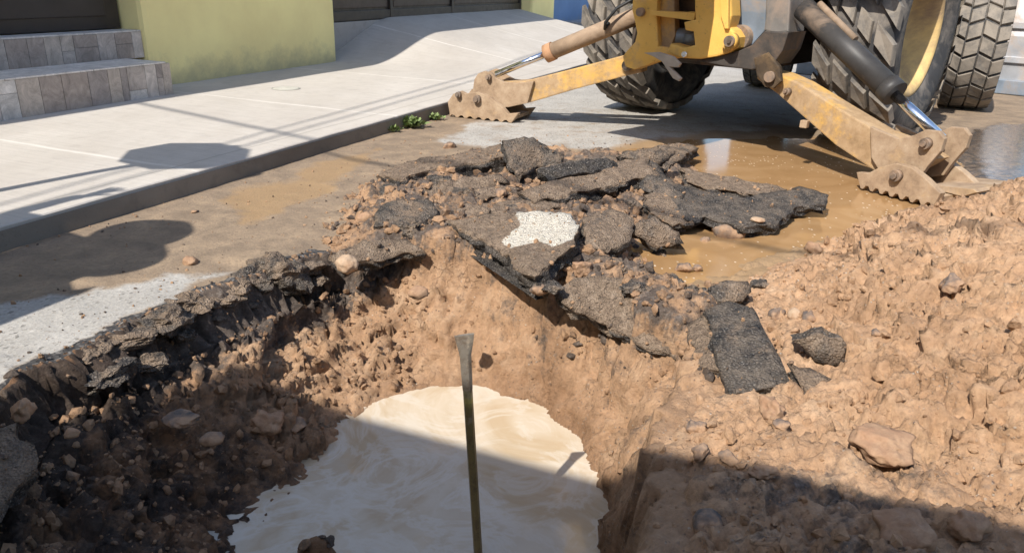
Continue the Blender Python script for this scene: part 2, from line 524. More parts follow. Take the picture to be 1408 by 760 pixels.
def displaced(X, Y, Z, xs, ys, relief, amp):
    """push a height field out along its own normals; the relief is sampled along the slope so that it does not stretch on steep banks"""
    def blur(A, k=3):
        for _ in range(k):
            A = A.copy(); A[1:-1, 1:-1] = (A[1:-1, 1:-1] * 2 + A[:-2, 1:-1] + A[2:, 1:-1] + A[1:-1, :-2] + A[1:-1, 2:]) / 6
        return A
    gy, gx = np.gradient(blur(Z, 6), ys, xs)
    gx, gy = blur(gx, 4), blur(gy, 4)
    gl = np.hypot(gx, gy) + 1e-6
    w = sstep(.15, .7, gl)
    r = (relief(X + gx / gl * Z * w, Y + gy / gl * Z * w)) * amp
    k = 1 / np.sqrt(1 + gl * gl)
    return X - gx * k * r, Y - gy * k * r, Z + k * r

def lines(a, b, d0, grow, lo, hi, ratio=1.35):
    L = [a]
    while L[-1] < b:
        L.append(L[-1] + max(d0, grow * abs(L[-1])))
    d = d0 * 2
    left, right = [], []
    v = a
    while v > lo:
        v -= d; d *= ratio; left.append(max(v, lo))
    v = L[-1]; d = d0 * 2
    while v < hi:
        v += d; d *= ratio; right.append(min(v, hi))
    return np.array(left[::-1] + L + right)

def grid(xs, ys):
    X, Y = np.meshgrid(xs, ys)
    return X, Y
def grid_faces(nx, ny):
    i = np.arange(ny - 1)[:, None] * nx + np.arange(nx - 1)[None, :]
    return np.stack([i, i + 1, i + nx + 1, i + nx], -1).reshape(-1, 4)
def sub_mesh(name, V, Fc, mat, attrs, parent=None, smooth=True):
    used = np.unique(Fc)
    re = np.full(len(V), -1)
    re[used] = np.arange(len(used))
    return mesh_np(name, V[used], re[Fc], mat, parent, smooth, {k: v[used] for k, v in attrs.items()})

xs = lines(-2.35, 2.5, .0115, 0, -160, 160)
ys = lines(.70, 4.5, .008, .0042, -160, 200)
X, Y = grid(xs, ys)
f = ground_fields(X, Y)
Z = f['z']
X2, Y2, Z2 = displaced(X, Y, Z, xs, ys, lambda a, b: rubble_noise(a, b) - .03, f['amp'])
V = np.stack([X2, Y2, Z2], -1).reshape(-1, 3)
G_XS, G_YS, G_V, G_F = xs, ys, V.reshape(len(ys), len(xs), 3), f
Fc = grid_faces(len(xs), len(ys))
soilv = f['soil'].reshape(-1)
fs = soilv[Fc].sum(1) >= 2
ca = sstep(-.10, .10, sdist(X, Y, CLEAN_A) + fbm(X, Y, .3, 4, 41) * .06)
cb = sstep(-.12, .12, sdist(X, Y, CLEAN_B) + fbm(X, Y, .4, 4, 42) * .12)
far = sstep(6.0, 9.0, Y) * .55
mud = np.clip(.98 - ca * .75 - cb * .62 - far, 0, 1)
mud = np.maximum(mud, sstep(-.12, .02, np.maximum(f['sr'], f['sh'])) * .62)
broken = sstep(-.05, -.005, f['sr'])
silt = np.maximum(sstep(-.12, .12, f['pl']), sstep(-.22, .02, f['pd'])) * .95
wet = sstep(-.1, .12, sdist(X, Y, WETR) + fbm(X, Y, .5, 4, 43) * .22)
road_attr = dict(mud=mud.ravel(), broken=broken.ravel(), silt=silt.ravel(), wet=wet.ravel())
tag(sub_mesh('road', V, Fc[~fs], M_ROAD, road_attr), kind='structure')
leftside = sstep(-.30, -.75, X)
ash_shade = np.where(f['sr'] > 0, sstep(.20, .02, f['sr']) * (.30 + .65 * leftside) + .40 * leftside * sstep(2.2, 1.6, Y) + .12 * leftside, .52 * sstep(.0, .1, f['sh'])) * (1 + .5 * fbm(X, Y, .12, 3, 45)) + .02  # asphalt crumbs, plus shade painted on the left bank as darker grey
moist_shade = np.clip(sstep(-.12, .0, f['sw']) * .7 + .12 + .85 * leftside * sstep(2.15, 1.75, Y), 0, 1)  # damp by the water, plus shade painted onto the lower left bank
tag(sub_mesh('excavation_pit', V, Fc[fs], M_SOIL, dict(ash_shade=ash_shade.ravel(), moist_shade=moist_shade.ravel())), kind='structure')

# ---------------------------------------------------------------- spoil mound
def mound_fields(x, y):
    sm = sdist(x, y, MOUND) + fbm(x, y, .25, 4, 201) * .035
    sp = sdist(x, y, PLATEAU) + fbm(x, y, .16, 4, 202) * .035
    base = .045 * sstep(-.02, .14, sm) + .035 * sstep(.1, .5, sm)
    top = .10 * sstep(-.015, .07 + .34 * sstep(.62, 1.0, x), sp) + .24 * sstep(.0, 1.0, sp)
    h = base + top + fbm(x, y, .5, 3, 250) * .035 * sstep(.1, .5, sm)
    h = np.where(sm > -.03, h, -.08) - .03 * sstep(.03, -.03, sm)
    return h, sm, sp
def mound_relief(x, y):
    sp = sdist(x, y, PLATEAU)
    clod = lumps(x, y, .26, .050, 211) * sstep(0, .25, sp) + facets(x, y, .13, .052, 212) * (.40 + .60 * sstep(-.2, .3, fbm(x, y, .4, 2, 215))) + facets(x, y, .055, .026, 213) * (.5 + .5 * sstep(-.3, .2, fbm(x, y, .2, 2, 216))) + facets(x, y, .024, .010, 214)
    f1, f2, i = worley(x + fbm(x, y, .1, 3, 220) * .05, y + fbm(x, y, .1, 3, 221) * .05, .20, 230)
    return clod - .028 - .022 * sstep(.09, .0, f2 - f1) * sstep(.1, .5, fbm(x, y, .35, 2, 240) + .2) + fbm(x, y, .03, 3, 251) * .003
mx = lines(.15, 2.7, .0095, 0, .15, 4.4, 1.12)
my = lines(.55, 3.7, .0065, .0034, .4, 3.7, 1.2)
X, Y = grid(mx, my)
h, sm, sp = mound_fields(X, Y)
g = ground_fields(X, Y)
ok = (sm > -.02) & (g['sr'] < -.012)
edge = sstep(-.015, -.11, g['sr'])
h = h * edge - .02 * (1 - edge)
X2, Y2, Z2 = displaced(X, Y, h, mx, my, mound_relief, sstep(-.02, .12, sm) * edge)
V = np.stack([X2, Y2, Z2], -1).reshape(-1, 3)
H_V, H_OK, H_SM, H_SP = V.reshape(len(my), len(mx), 3), ok, sm, sp
Fc = grid_faces(len(mx), len(my))
fs = ok.reshape(-1)[Fc].all(1)
ash_shade = np.where(sp > .05, .10, .20 + .20 * fbm(X, Y, .3, 3, 262))
ash_shade = np.clip(ash_shade + .12 * fbm(X, Y, .5, 2, 260) + .30 * sstep(1.35, 1.1, Y) * sstep(.9, .5, X), 0, .8)
moist_shade = np.clip(.02 + .25 * fbm(X, Y, .4, 3, 261), 0, .5)
tag(sub_mesh('dirt_mound', V, Fc[fs], M_MOUND, dict(ash_shade=ash_shade.ravel(), moist_shade=moist_shade.ravel())),
    'heap of orange brown clay spoil piled to the right of the water filled pit', 'dirt pile')
def surf_arr(x, y):
    # the built surface nearest to each x, y: point on it, fields of the ground, distances to the mound's outlines
    x, y = np.asarray(x, float), np.asarray(y, float)
    i = np.clip(np.searchsorted(G_XS, x), 0, len(G_XS) - 1); j = np.clip(np.searchsorted(G_YS, y), 0, len(G_YS) - 1)
    p = G_V[j, i].copy()
    g = {k: G_F[k][j, i] for k in ('sr', 'sw', 'sh', 't', 'pd')}
    i2 = np.clip(np.searchsorted(mx, x), 0, len(mx) - 1); j2 = np.clip(np.searchsorted(my, y), 0, len(my) - 1)
    inm = (x > mx[0]) & (x < mx[-1]) & (y > my[0]) & (y < my[-1]) & H_OK[j2, i2]
    p = np.where((inm & (H_V[j2, i2, 2] > p[:, 2]))[:, None], H_V[j2, i2], p)
    return p, g, np.where(inm, H_SM[j2, i2], -1.0), np.where(inm, H_SP[j2, i2], -1.0)
def surf_z(x, y):
    return float(surf_arr(np.array([x]), np.array([y]))[0][0, 2])

# ---------------------------------------------------------------- water
def water_sheet(name, poly, z, mat, label=None, step=.05, amp=0.0):
    P = [Vector(p) for p in poly]
    x0, x1 = min(p.x for p in P), max(p.x for p in P)
    y0, y1 = min(p.y for p in P), max(p.y for p in P)
    pts = list(P)
    for i in range(int((x1 - x0) / step)):
        for j in range(int((y1 - y0) / step)):
            q = (x0 + (i + .5) * step, y0 + (j + .5) * step)
            if sdist(np.array([q[0]]), np.array([q[1]]), poly)[0] > step * .6: pts.append(Vector(q))
    n = len(P)
    vv, ee, ff, *_ = delaunay_2d_cdt(pts, [(i, (i + 1) % n) for i in range(n)], [], 1, 1e-5)
    o = mesh_np(name, [(v.x, v.y, z) for v in vv], [list(t) for t in ff], mat)
    if o.data.polygons and o.data.polygons[0].normal.z < 0: o.data.flip_normals()
    return tag(o, label, kind='structure')
def milky():
    t = NT('milky_water', .04, .6)
    t.b.inputs['IOR'].default_value = 1.33
    a = t.noise(1.7, 6, .55, dist=1.8)
    b = t.noise(3.2, 7, .62, dist=2.4)
    c = t.ramp(a, [(.30, (.46, .365, .255)), (.44, (.53, .45, .345)), (.56, (.45, .345, .225)), (.72, (.55, .48, .385))])
    c = t.mix(t.ramp(b, [(.46, 0.0), (.54, .55), (.62, 0.0)]), c, (.58, .53, .45))
    return t.out(c, t.ramp(b, [(.35, .03), (.7, .12)]), t.bump(t.noise(9, 4, .6, dist=1.5), .05, .01))
def muddy():
    t = NT('muddy_water', .12, .5)
    t.b.inputs['IOR'].default_value = 1.33
    a = t.noise(3.0, 7, .6, dist=1.6)
    c = t.ramp(a, [(.3, (.29, .168, .074)), (.5, (.335, .20, .092)), (.72, (.385, .245, .125))])
    v = t.n('TexVoronoi', feature='F1')
    v.inputs['Scale'].default_value = 34
    t.l(t.vec((1, .6, 1)), v.inputs['Vector'])
    foam = t.math('MULTIPLY', t.ramp(v.outputs['Distance'], [(.10, 1.0), (.17, 0.0)]), t.ramp(t.noise(2.1, 6, .7), [(.44, 0.0), (.54, 1.0)]))
    c = t.mix(t.math('MULTIPLY', foam, .8), c, (.66, .55, .42))
    return t.out(c, t.mix(foam, .10, .6), t.bump(t.noise(20, 4, .6), .06, .006))
M_MILK = milky()
M_MUDW = muddy()
def grow(poly, d):
    cx = sum(p[0] for p in poly) / len(poly); cy = sum(p[1] for p in poly) / len(poly)
    return [(p[0] + (p[0] - cx) / math.hypot(p[0] - cx, p[1] - cy) * d, p[1] + (p[1] - cy) / math.hypot(p[0] - cx, p[1] - cy) * d) for p in poly]
water_sheet('pit_water', grow(WATERP, .32), WATER_Z, M_MILK)
water_sheet('puddle', [p for p in gp([(835, 205), (940, 178), (1060, 176), (1200, 180), (1310, 195), (1390, 240), (1360, 300), (1200, 335), (1120, 365), (1030, 385), (1020, 398), (930, 402), (860, 390), (845, 340), (850, 300), (845, 240)])], -.010, M_MUDW)

# ---------------------------------------------------------------- sidewalk with driveway ramp
def concrete(name, lo, hi, joint=True, rough=.9):
    t = NT(name, rough, .25)
    c = t.ramp(t.noise(1.6, 8, .62, co=t.vec((1, .35, 1))), [(.28, lo), (.72, hi)])
    c = t.mix(t.ramp(t.noise(9, 8, .7), [(.52, 0.0), (.75, .5)]), c, tuple(x * .78 for x in lo))
    c = t.mix(t.ramp(t.noise(120, 4, .6), [(.6, 0.0), (.72, .35)]), c, tuple(x * .6 for x in lo))
    if joint:
        rot = t.n('Mapping'); rot.inputs['Rotation'].default_value = (0, 0, STREET); t.l(t.co, rot.inputs[0])
        sp_ = t.n('SeparateXYZ'); t.l(rot.outputs[0], sp_.inputs[0])
        wob = t.math('MULTIPLY', t.noise(6, 4), .03)
        fr_ = t.math('FRACT', t.math('DIVIDE', t.math('ADD', sp_.outputs[1], wob), 1.75))
        line = t.ramp(t.math('ABSOLUTE', t.math('SUBTRACT', fr_, .5)), [(.004, 1.0), (.011, 0.0)])
        c = t.mix(t.math('MULTIPLY', line, .55), c, (.70, .66, .60))
        kl = t.ramp(t.math('ABSOLUTE', t.math('ADD', sp_.outputs[0], t.math('ADD', 2.80, t.math('MULTIPLY', wob, .6)))), [(.004, 1.0), (.010, 0.0)])
        c = t.mix(t.math('MULTIPLY', kl, .55), c, (.26, .24, .21))
        br = t.noise(9, 7, .65, co=t.vec((.35, 6, 1), rot.outputs[0]))
        c = t.mix(t.ramp(br, [(.42, 0.0), (.7, .32)]), c, tuple(x * .74 for x in lo))
        st_ = t.ramp(t.noise(1.1, 9, .72, dist=.5), [(.50, 0.0), (.68, .5)])
        c = t.mix(st_, c, (.40, .36, .31))
    return t.out(c, rough, t.bump(t.noise(45, 8, .7), .2, .006))
M_WALK = concrete('sidewalk_concrete', (.41, .37, .325), (.52, .48, .43))
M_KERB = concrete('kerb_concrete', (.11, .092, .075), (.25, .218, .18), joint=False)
KERB_N, WALL_N = -2.66, -4.88
def walk_z(u, n):
    up = np.clip((-3.0 - n) / 2.05, 0, 1) ** 1.15 * sstep(6.7, 8.3, u) * (1 - sstep(12.2, 13.6, u))
    return .09 + .012 * sstep(-2.7, -4.9, n) + .385 * up + fbm(u, n, .9, 3, 400) * .003
us = np.concatenate([np.arange(-8, 0, .5), np.arange(0, 16, .07), np.arange(16, 60, 2.0)])
ns = np.concatenate([np.array([-2.661, -2.662, -2.667]), [-2.680, -2.695], np.arange(-2.72, -5.7, -.05)])
UU, NN = np.meshgrid(us, ns)
ZZ = walk_z(UU, NN)
ZZ[0] = -.05; ZZ[1] -= .006; ZZ[2] -= .001
NN = NN + (fbm(UU, NN * 0, .35, 3, 410) * .004) * (NN > -2.70)
P = UU[..., None] * U + NN[..., None] * N
joint = np.zeros(UU.shape)
tag(mesh_np('sidewalk', np.concatenate([P, ZZ[..., None]], -1).reshape(-1, 3), grid_faces(len(us), len(ns))[:, ::-1], M_WALK, None, False, dict(joint=joint.ravel())), kind='structure')
# kerb face: a thin weathered facing set 3 mm proud of the slab's edge
ku = np.arange(-8, 40, .12)
kz = np.array([-.05, .01, .04, .062, .075])
KU, KZ = np.meshgrid(ku, kz)
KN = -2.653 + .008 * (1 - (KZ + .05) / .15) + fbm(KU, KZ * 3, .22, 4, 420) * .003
P = KU[..., None] * U + KN[..., None] * N
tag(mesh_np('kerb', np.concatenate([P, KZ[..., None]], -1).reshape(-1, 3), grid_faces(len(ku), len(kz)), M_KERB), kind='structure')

# ================================================================== HOUSES ALONG THE SIDEWALK
RZ = -STREET
def wall_paint(name, col, grime=(.30, .27, .2)):
    t = NT(name, .85, .2)
    c = t.ramp(t.noise(2.2, 8, .6), [(.3, tuple(x * .9 for x in col)), (.7, tuple(min(1, x * 1.06) for x in col))])
    geo = t.n('SeparateXYZ'); t.l(t.co, geo.inputs[0])
    low = t.ramp(t.math('ADD', geo.outputs[2], t.math('MULTIPLY', t.math('SUBTRACT', t.noise(5, 8, .7), .5), .5)), [(0.0, 1.0), (.22, 0.0)])
    c = t.mix(t.math('MULTIPLY', low, .55), c, grime)
    c = t.mix(t.ramp(t.noise(17, 8, .75), [(.66, 0.0), (.74, .5)]), c, tuple(x * .7 for x in col))
    return t.out(c, .88, t.bump(t.noise(60, 7, .7), .18, .006))
M_YEL = wall_paint('yellow_wall_paint', (.98, .82, .38))
M_BLUE = wall_paint('blue_wall_paint', (.16, .26, .45))
M_WHITE = wall_paint('cream_wall_paint', (.62, .58, .5))
M_DOOR = plain('dark_brown_steel', (.045, .036, .031), .45, 0, .15, 6, .05, spec=.4)
M_DOOR2 = plain('brown_door_frame', (.085, .062, .048), .5, 0, .15, 6, .05)
M_GLASS = plain('window_glass', (.03, .035, .04), .08, 0, .1, 2, .0, spec=.6)
M_ROOFC = concrete('roof_concrete', (.3, .28, .26), (.45, .42, .39), joint=False)

hz = .10
house = thing('house', 'yellow house with brown entrance door, tiled steps and brown garage door', 'house', W(4.43, WALL_N, hz), RZ)
HH = 2.75
def hb(name, lo, hi, mat, bev=.0, parent=None):
    return MB().box(lo, hi, bev).build(name, mat, parent or house)
hb('wall', (-.36, 0, -.12), (0, 2.42, HH), M_YEL, .045)
hb('wall', (-.36, 7.95, -.12), (0, 9.0, HH), M_YEL, .045)
hb('wall', (-.36, -9.0, -.12), (0, -1.72, HH), M_YEL, .045)
hb('lintel', (-.355, 2.42, 2.35), (-.01, 7.95, HH - .01), M_YEL)
hb('lintel', (-.355, -1.72, 2.5), (-.01, 0, HH - .01), M_YEL)
hb('roof', (-6.0, -9.0, HH), (.03, 9.0, HH + .14), M_ROOFC, .01)
hb('back_wall', (-6.0, -8.95, -.12), (-5.8, 8.95, HH), M_YEL)
hb('side_wall', (-5.8, -8.95, -.12), (-.37, -8.75, HH), M_YEL)
hb('side_wall', (-5.8, 8.75, -.12), (-.37, 8.95, HH), M_YEL)
# entrance door in its recess
d = hb('door', (-.26, -1.70, .43), (-.215, -.02, 2.5), M_DOOR)
for lo, hi in (((-.216, -1.06, .52), (-.203, -.14, 1.2)), ((-.216, -1.06, 1.3), (-.203, -.14, 2.4))):
    MB().box(lo, hi, .008).build('panel', M_DOOR, d)
MB().box((-.217, -1.70, .43), (-.185, -1.16, 2.5), .006).build('door_frame', M_DOOR2, d)
MB().box((-.203, -.20, 1.22), (-.15, -.175, 1.34), .006).build('handle', plain('door_handle_metal', (.5, .48, .42), .3, 1), d)
# garage door
gd = hb('garage_door', (-.27, 2.42, .36), (-.235, 7.95, 2.36), M_DOOR)
for a, b in ((2.50, 3.80), (3.94, 5.40), (5.54, 7.86)):
    MB().box((-.236, a, .50), (-.222, b, 1.2), .008).build('panel', M_DOOR2, gd)
    MB().box((-.236, a, 1.3), (-.222, b, 2.28), .008).build('panel', M_DOOR2, gd)
for a in (2.44, 3.83, 5.43, 7.88):
    MB().box((-.236, a, .37), (-.200, a + .06, 2.36), .004).build('stile', M_DOOR, gd)
MB().box((-.237, 2.50, .375), (-.206, 7.88, .475), .004).build('bottom_rail', M_DOOR, gd)

hb('garage_sill', (-.34, 2.42, -.12), (-.205, 7.95, .365), M_ROOFC, .006)

# tiled steps
steps = thing('entrance_steps', 'two tiled entrance steps below the brown door beside yellow wall', 'steps', W(4.43, WALL_N, hz), RZ)
M_STEPC = concrete('step_core', (.35, .32, .29), (.45, .42, .39), joint=False)
TC = [(.45, .39, .345), (.54, .48, .43), (.36, .30, .26), (.68, .63, .58), (.48, .41, .35), (.60, .56, .52), (.33, .285, .26)]
M_TILE = []
for i, c in enumerate(TC):
    t = NT('tile_glaze', .45, .4)
    g_ = t.noise(11, 9, .8, co=t.vec((1, 1, .8)), dist=1.0)
    M_TILE.append(t.out(t.ramp(g_, [(.32, tuple(x * .6 for x in c)), (.52, c), (.70, tuple(min(1, x * 1.4) for x in c))]), .45, t.bump(g_, .1, .003)))
MB().box((-.10, -9.0, -.12), (.372, -.172, .222)).build('core', M_STEPC, steps)
MB().box((-.35, -1.69, .2225), (-.042, -.003, .412)).build('core', M_STEPC, steps)
rt = random.Random(3)
def riser(y0, y1, x, z0, z1):
    y = y0
    while y < y1 - .02:
        w = min(rt.choice([.055, .075, .1, .12, .15, .19]), y1 - y)
        if y1 - y - w < .03: w = y1 - y
        zs = [z0, z1]
        if rt.random() < .3: zs = [z0, z0 + (z1 - z0) * rt.uniform(.3, .7), z1]
        for a, b in zip(zs, zs[1:]):
            MB().box((x, y + .0015, a + .001), (x + .010 + rt.uniform(0, .0012), y + w - .0015, b - .001), .0015).build('tile', rt.choice(M_TILE), steps)
        y += w
riser(-2.6, -.165, .372, -.02, .222)
riser(-1.69, -.003, -.042, .224, .412)
for k, (a, b) in enumerate(((0.02, .13), (.13, .25), (.25, .37))):
    MB().box((a, -.172, -.02), (b - .002, -.162, .221), .0015).build('tile', M_TILE[(k * 2 + 1) % 7], steps)
y = -2.6
while y < -.2:
    MB().box((-.0, y, .2225), (.385, min(y + .6, -.158) - .003, .234), .003).build('tread_tile', M_TILE[3], steps)
    y += .6
y = -1.69
while y < -.1:
    MB().box((-.21, y, .4125), (-.030, min(y + .6, -.003) - .003, .424), .003).build('tread_tile', M_TILE[5], steps)
    y += .6

# neighbouring blue house with raised plinth
h2 = thing('house', 'blue painted house with low grey plinth beyond the garage', 'house', W(13.5, WALL_N, hz), RZ)
MB().box((-.4, 0, .0), (-.05, 9.0, 2.9), .02).build('wall', M_BLUE, h2)
MB().box((-.049, .4, -.1), (.55, 7.4, .14), .02).build('plinth', concrete('plinth_concrete', (.22, .22, .23), (.36, .36, .37), False), h2)
MB().box((-.05, 3.0, .141), (-.028, 3.95, 2.2), .005).build('door', M_DOOR2, h2)
w_ = MB().box((-.05, 5.2, 1.0), (-.03, 6.6, 2.1), .004).build('window', M_WHITE, h2)
MB().box((-.031, 5.27, 1.07), (-.026, 6.53, 2.03)).build('pane', M_GLASS, w_)
MB().box((-6, 0.01, 2.9), (.0, 9.0, 3.05), .01).build('roof', M_ROOFC, h2)
# farther houses down the street, both sides
def far_house(u, n, side, L, Hh, mat, label):
    o = thing('house', label, 'house', W(u, n, .08), RZ, 'plain houses far down the street')
    s = side
    MB().box((min(0, -5 * s), 0, -.1), (max(0, -5 * s), L, Hh), .02).build('wall', mat, o)
    MB().box((min(.06 * s, -5 * s), -.03, Hh), (max(.06 * s, -5 * s), L + .03, Hh + .18), .01).build('roof', M_ROOFC, o)
    for a, b, z0, z1, nm, mt in ((L * .2, L * .2 + .95, 0, 2.05, 'door', M_DOOR), (L * .55, L * .55 + 1.3, .95, 2.0, 'window', M_GLASS)):
        MB().box((min(0.002 * s, .03 * s), a, z0), (max(.002 * s, .03 * s), b, z1), .003).build(nm, mt, o)
far_house(23.2, -4.9, 1, 9, 3.1, M_WHITE, 'cream house beyond the blue one on the left of the street')
far_house(33.0, -4.9, 1, 10, 3.4, M_BLUE, 'farthest blue house at the left end of the street')
far_house(16.0, 6.2, -1, 9, 3.2, M_YEL, 'yellow house on the right side of the street')
far_house(26.0, 6.2, -1, 12, 3.0, M_WHITE, 'cream house on the right side far down the street')

cov = thing('utility_cover', 'small round pale utility cover set in the sidewalk', 'cover', W(4.95, -4.03, .0995), RZ)
MB().lathe([(0, .10), (.0012, .10), (.0016, .095), (.0017, .001)], (0, 0, 0), (0, 0, 1), 40).build('lid', plain('cover_paint', (.45, .43, .37), .85), cov)
MB().lathe([(0, .112), (.001, .112), (.0012, .103), (0, .103)], (0, 0, 0), (0, 0, 1), 40).build('ring', plain('cover_ring', (.36, .35, .30), .85), cov)

# ================================================================== BACKHOE LOADER
M_CATY = None
def yellow_paint(name, cover, base=((.66, .38, .075), (.76, .46, .11))):
    t = NT(name, .55, .35)
    c = t.ramp(t.noise(5, 7, .6), [(.3, base[0]), (.7, base[1])])
    dc = t.ramp(t.noise(11, 9, .72), [(.28, (.17, .115, .075)), (.5, (.32, .225, .145)), (.78, (.47, .36, .25))])
    r_ = t.ramp(t.noise(27, 9, .78), [(.58, 0.0), (.68, .75)])
    c = t.mix(r_, c, (.20, .105, .05))
    film = t.ramp(t.noise(3.6, 10, .74), [(.56 - .26 * cover, .05), (.70 - .26 * cover, .55 + .45 * cover)])
    spl = t.ramp(t.noise(34, 9, .75), [(.62 - .2 * cover, 0.0), (.70 - .1 * cover, .8)])
    d = t.math('MAXIMUM', film, t.math('MULTIPLY', spl, cover))
    c = t.mix(d, c, dc)
    return t.out(c, t.mix(d, .5, .92), t.bump(t.noise(60, 9, .75), .3, .006))
M_CAT = yellow_paint('machine_yellow', .20)
M_CATD = yellow_paint('dirty_machine_yellow', .68, ((.54, .31, .07), (.66, .39, .10)))
M_CATM = yellow_paint('mud_caked_steel', 1.0, ((.40, .26, .13), (.50, .34, .18)))
M_STEELB = plain('blue_grey_steel', (.20, .24, .29), .42, .25, .25, 5, .1, (.28, .22, .17), .25)
M_BLACK = plain('black_machine_paint', (.028, .027, .027), .5, 0, .3, 9, .15, (.16, .12, .09), .25)
M_DARK = plain('greasy_dark_steel', (.05, .043, .038), .6, 0, .4, 7, .3, (.14, .095, .065), .35)
M_BARREL = plain('dusty_cylinder', (.24, .17, .115), .7, 0, .25, 8, .15, (.40, .29, .20), .4)
M_BLKCYL = plain('black_cylinder', (.045, .042, .04), .48, 0, .3, 6, .1, (.22, .16, .115), .22)
M_CHROME = plain('chrome_rod', (.72, .74, .78), .16, 1.0, .06, 30, .02)
M_BOLT = plain('bolt_steel', (.20, .16, .13), .55, .5, .3, 20, .2, (.30, .20, .13), .4)
M_RUB = plain('dusty_rubber', (.045, .045, .047), .8, 0, .25, 10, .25, (.19, .165, .14), .42)
M_RUBT = plain('dusty_tread_rubber', (.10, .094, .088), .9, 0, .25, 14, .25, (.25, .215, .175), .72)
M_RIM = plain('rim_yellow', (.60, .42, .17), .6, 0, .15, 5, .1, (.30, .21, .13), .48)
M_LITE = plain('worn_bucket_steel', (.42, .43, .45), .45, .4, .2, 4, .15, (.36, .26, .18), .45)
M_HOSE = plain('black_hose', (.03, .03, .03), .5)

MX, MY, MH = 1.745, 5.70, R(41.6)
hoe = thing('backhoe_loader', 'yellow backhoe loader seen from behind with both stabilizer legs down', 'backhoe', (MX, MY, 0), -MH)
_r = np.array([math.cos(MH), -math.sin(MH), 0]); _f = np.array([math.sin(MH), math.cos(MH), 0])
def loc_ray(px, py):
    d_ = ray(px, py)
    o = np.array([-MX, -MY, CAM_H])
    return np.array([o @ _r, o @ _f, CAM_H]), np.array([d_ @ _r, d_ @ _f, d_[2]])
def mY(px, py, yl):
    o, d_ = loc_ray(px, py)
    p = o + (yl - o[1]) / d_[1] * d_
    return (float(p[0]), float(p[2]))
def tl(px, py, z=0):
    o, d_ = loc_ray(px, py)
    return o + (z - o[2]) / d_[2] * d_
XZ = lambda a, b, c: (a, c, b)
YZ = lambda a, b, c: (c, a, b)

# ---- wheels
def wheel(name, x, y, rad, wid, rim_r, side, cols, pitch, front=False):
    root = bpy.data.objects.new(name, None); link(root, hoe)
    root.location = (x, y, rad)
    hw = wid / 2
    td = .030 if not front else .022
    rb = rad - td
    prof = [(-hw * .62, rim_r), (-hw * .80, rim_r + .03), (-hw * .98, rim_r + (rb - rim_r) * .45), (-hw * .97, rim_r + (rb - rim_r) * .72), (-hw * .88, rb - .03), (-hw * .70, rb - .008), (-hw * .35, rb),
            (hw * .35, rb), (hw * .70, rb - .008), (hw * .88, rb - .03), (hw * .97, rim_r + (rb - rim_r) * .72), (hw * .98, rim_r + (rb - rim_r) * .45), (hw * .80, rim_r + .03), (hw * .62, rim_r)]
    ty = MB().lathe(prof, (0, 0, 0), (1, 0, 0), 72).build('tyre', M_RUB, root)
    # tread blocks
    V_, F_ = [], []
    def rs(xx): return rb - .012 - .05 * max(0, abs(xx) / hw - .72) ** 1.3 * 2.2
    def block(corners, top):
        b0 = len(V_)
        cx = sum(c[0] for c in corners) / 4; ca = sum(c[1] for c in corners) / 4
        for sc, rr in ((1.06, None), (.97, top - .007), (.90, top)):
            for (xx, an) in corners:
                x2, a2 = cx + (xx - cx) * sc, ca + (an - ca) * sc
                r_ = rs(x2) if rr is None else rr - .05 * max(0, abs(x2) / hw - .78) ** 1.2 * 2.0
                V_.append((x2, r_ * math.sin(a2), -r_ * math.cos(a2)))
        for k in (0, 4):
            for i in range(4):
                j = (i + 1) % 4
                F_.append([b0 + k + i, b0 + k + j, b0 + k + 4 + j, b0 + k + 4 + i])
        F_.append([b0 + 8, b0 + 9, b0 + 10, b0 + 11])
    dp = 2 * math.pi / pitch
    for k in range(pitch):
        for (x0, x1, off, sl, fill) in cols:
            a0 = (k + off) * dp
            c = [(x0 * hw, a0), (x1 * hw, a0 + sl * dp), (x1 * hw, a0 + (sl + fill) * dp), (x0 * hw, a0 + fill * dp)]
            block(c, rad)
    tr = mesh_np('tread', V_, F_, M_RUBT, ty, False)
    bm_ = bmesh.new(); bm_.from_mesh(tr.data); bmesh.ops.recalc_face_normals(bm_, faces=bm_.faces); bm_.to_mesh(tr.data); bm_.free()
    s = side
    deep = .19 if not front else .03
    rp = [(s * hw * .78, rim_r + .025), (s * hw * .80, rim_r + .008), (s * hw * .74, rim_r - .012), (s * hw * .55, rim_r - .03), (s * (hw * .55 - deep * .5), rim_r - .05), (s * (hw * .55 - deep), rim_r * .72), (s * (hw * .55 - deep - .01), rim_r * .5),
          (s * (hw * .55 - deep + .02), .16), (s * (hw * .55 - deep + .05), .15), (s * (hw * .55 - deep + .06), .001)]
    rm = MB().lathe(rp, (0, 0, 0), (1, 0, 0), 56).build('rim', M_RIM, root)
    for i in range(8):
        a = i * math.pi / 4
        MB().tube((s * (hw * .55 - deep), .21 * math.cos(a), .21 * math.sin(a)), (s * (hw * .55 - deep + .03), .21 * math.cos(a), .21 * math.sin(a)), .014, 6).build('wheel_nut', M_BOLT, rm)
    MB().lathe([(-s * hw * .78, rim_r + .02), (-s * hw * .6, rim_r - .02), (-s * hw * .1, rim_r - .04), (-s * hw * .05, .14), (-s * hw * .05, .001)], (0, 0, 0), (1, 0, 0), 40).build('inner_rim', M_DARK, root)
    return root
rear_cols = [(-1.0, -.55, 0, .55, .66), (-.50, -.04, .50, .55, .62), (.04, .50, .0, -.0 + .55, .62), (.55, 1.0, .55, .55, .66)]
rear_cols = [(-1.0, -.52, .10, .62, .60), (-.42, -.04, .55, .42, .58), (.06, .42, .05, .40, .58), (.52, 1.0, .42, .62, .60)]
front_cols = [(-1.0, -.60, 0, .30, .84), (-.56, -.04, .42, -.30, .84), (.0, .52, .0, .34, .84), (.56, 1.0, .45, -.22, .84)]
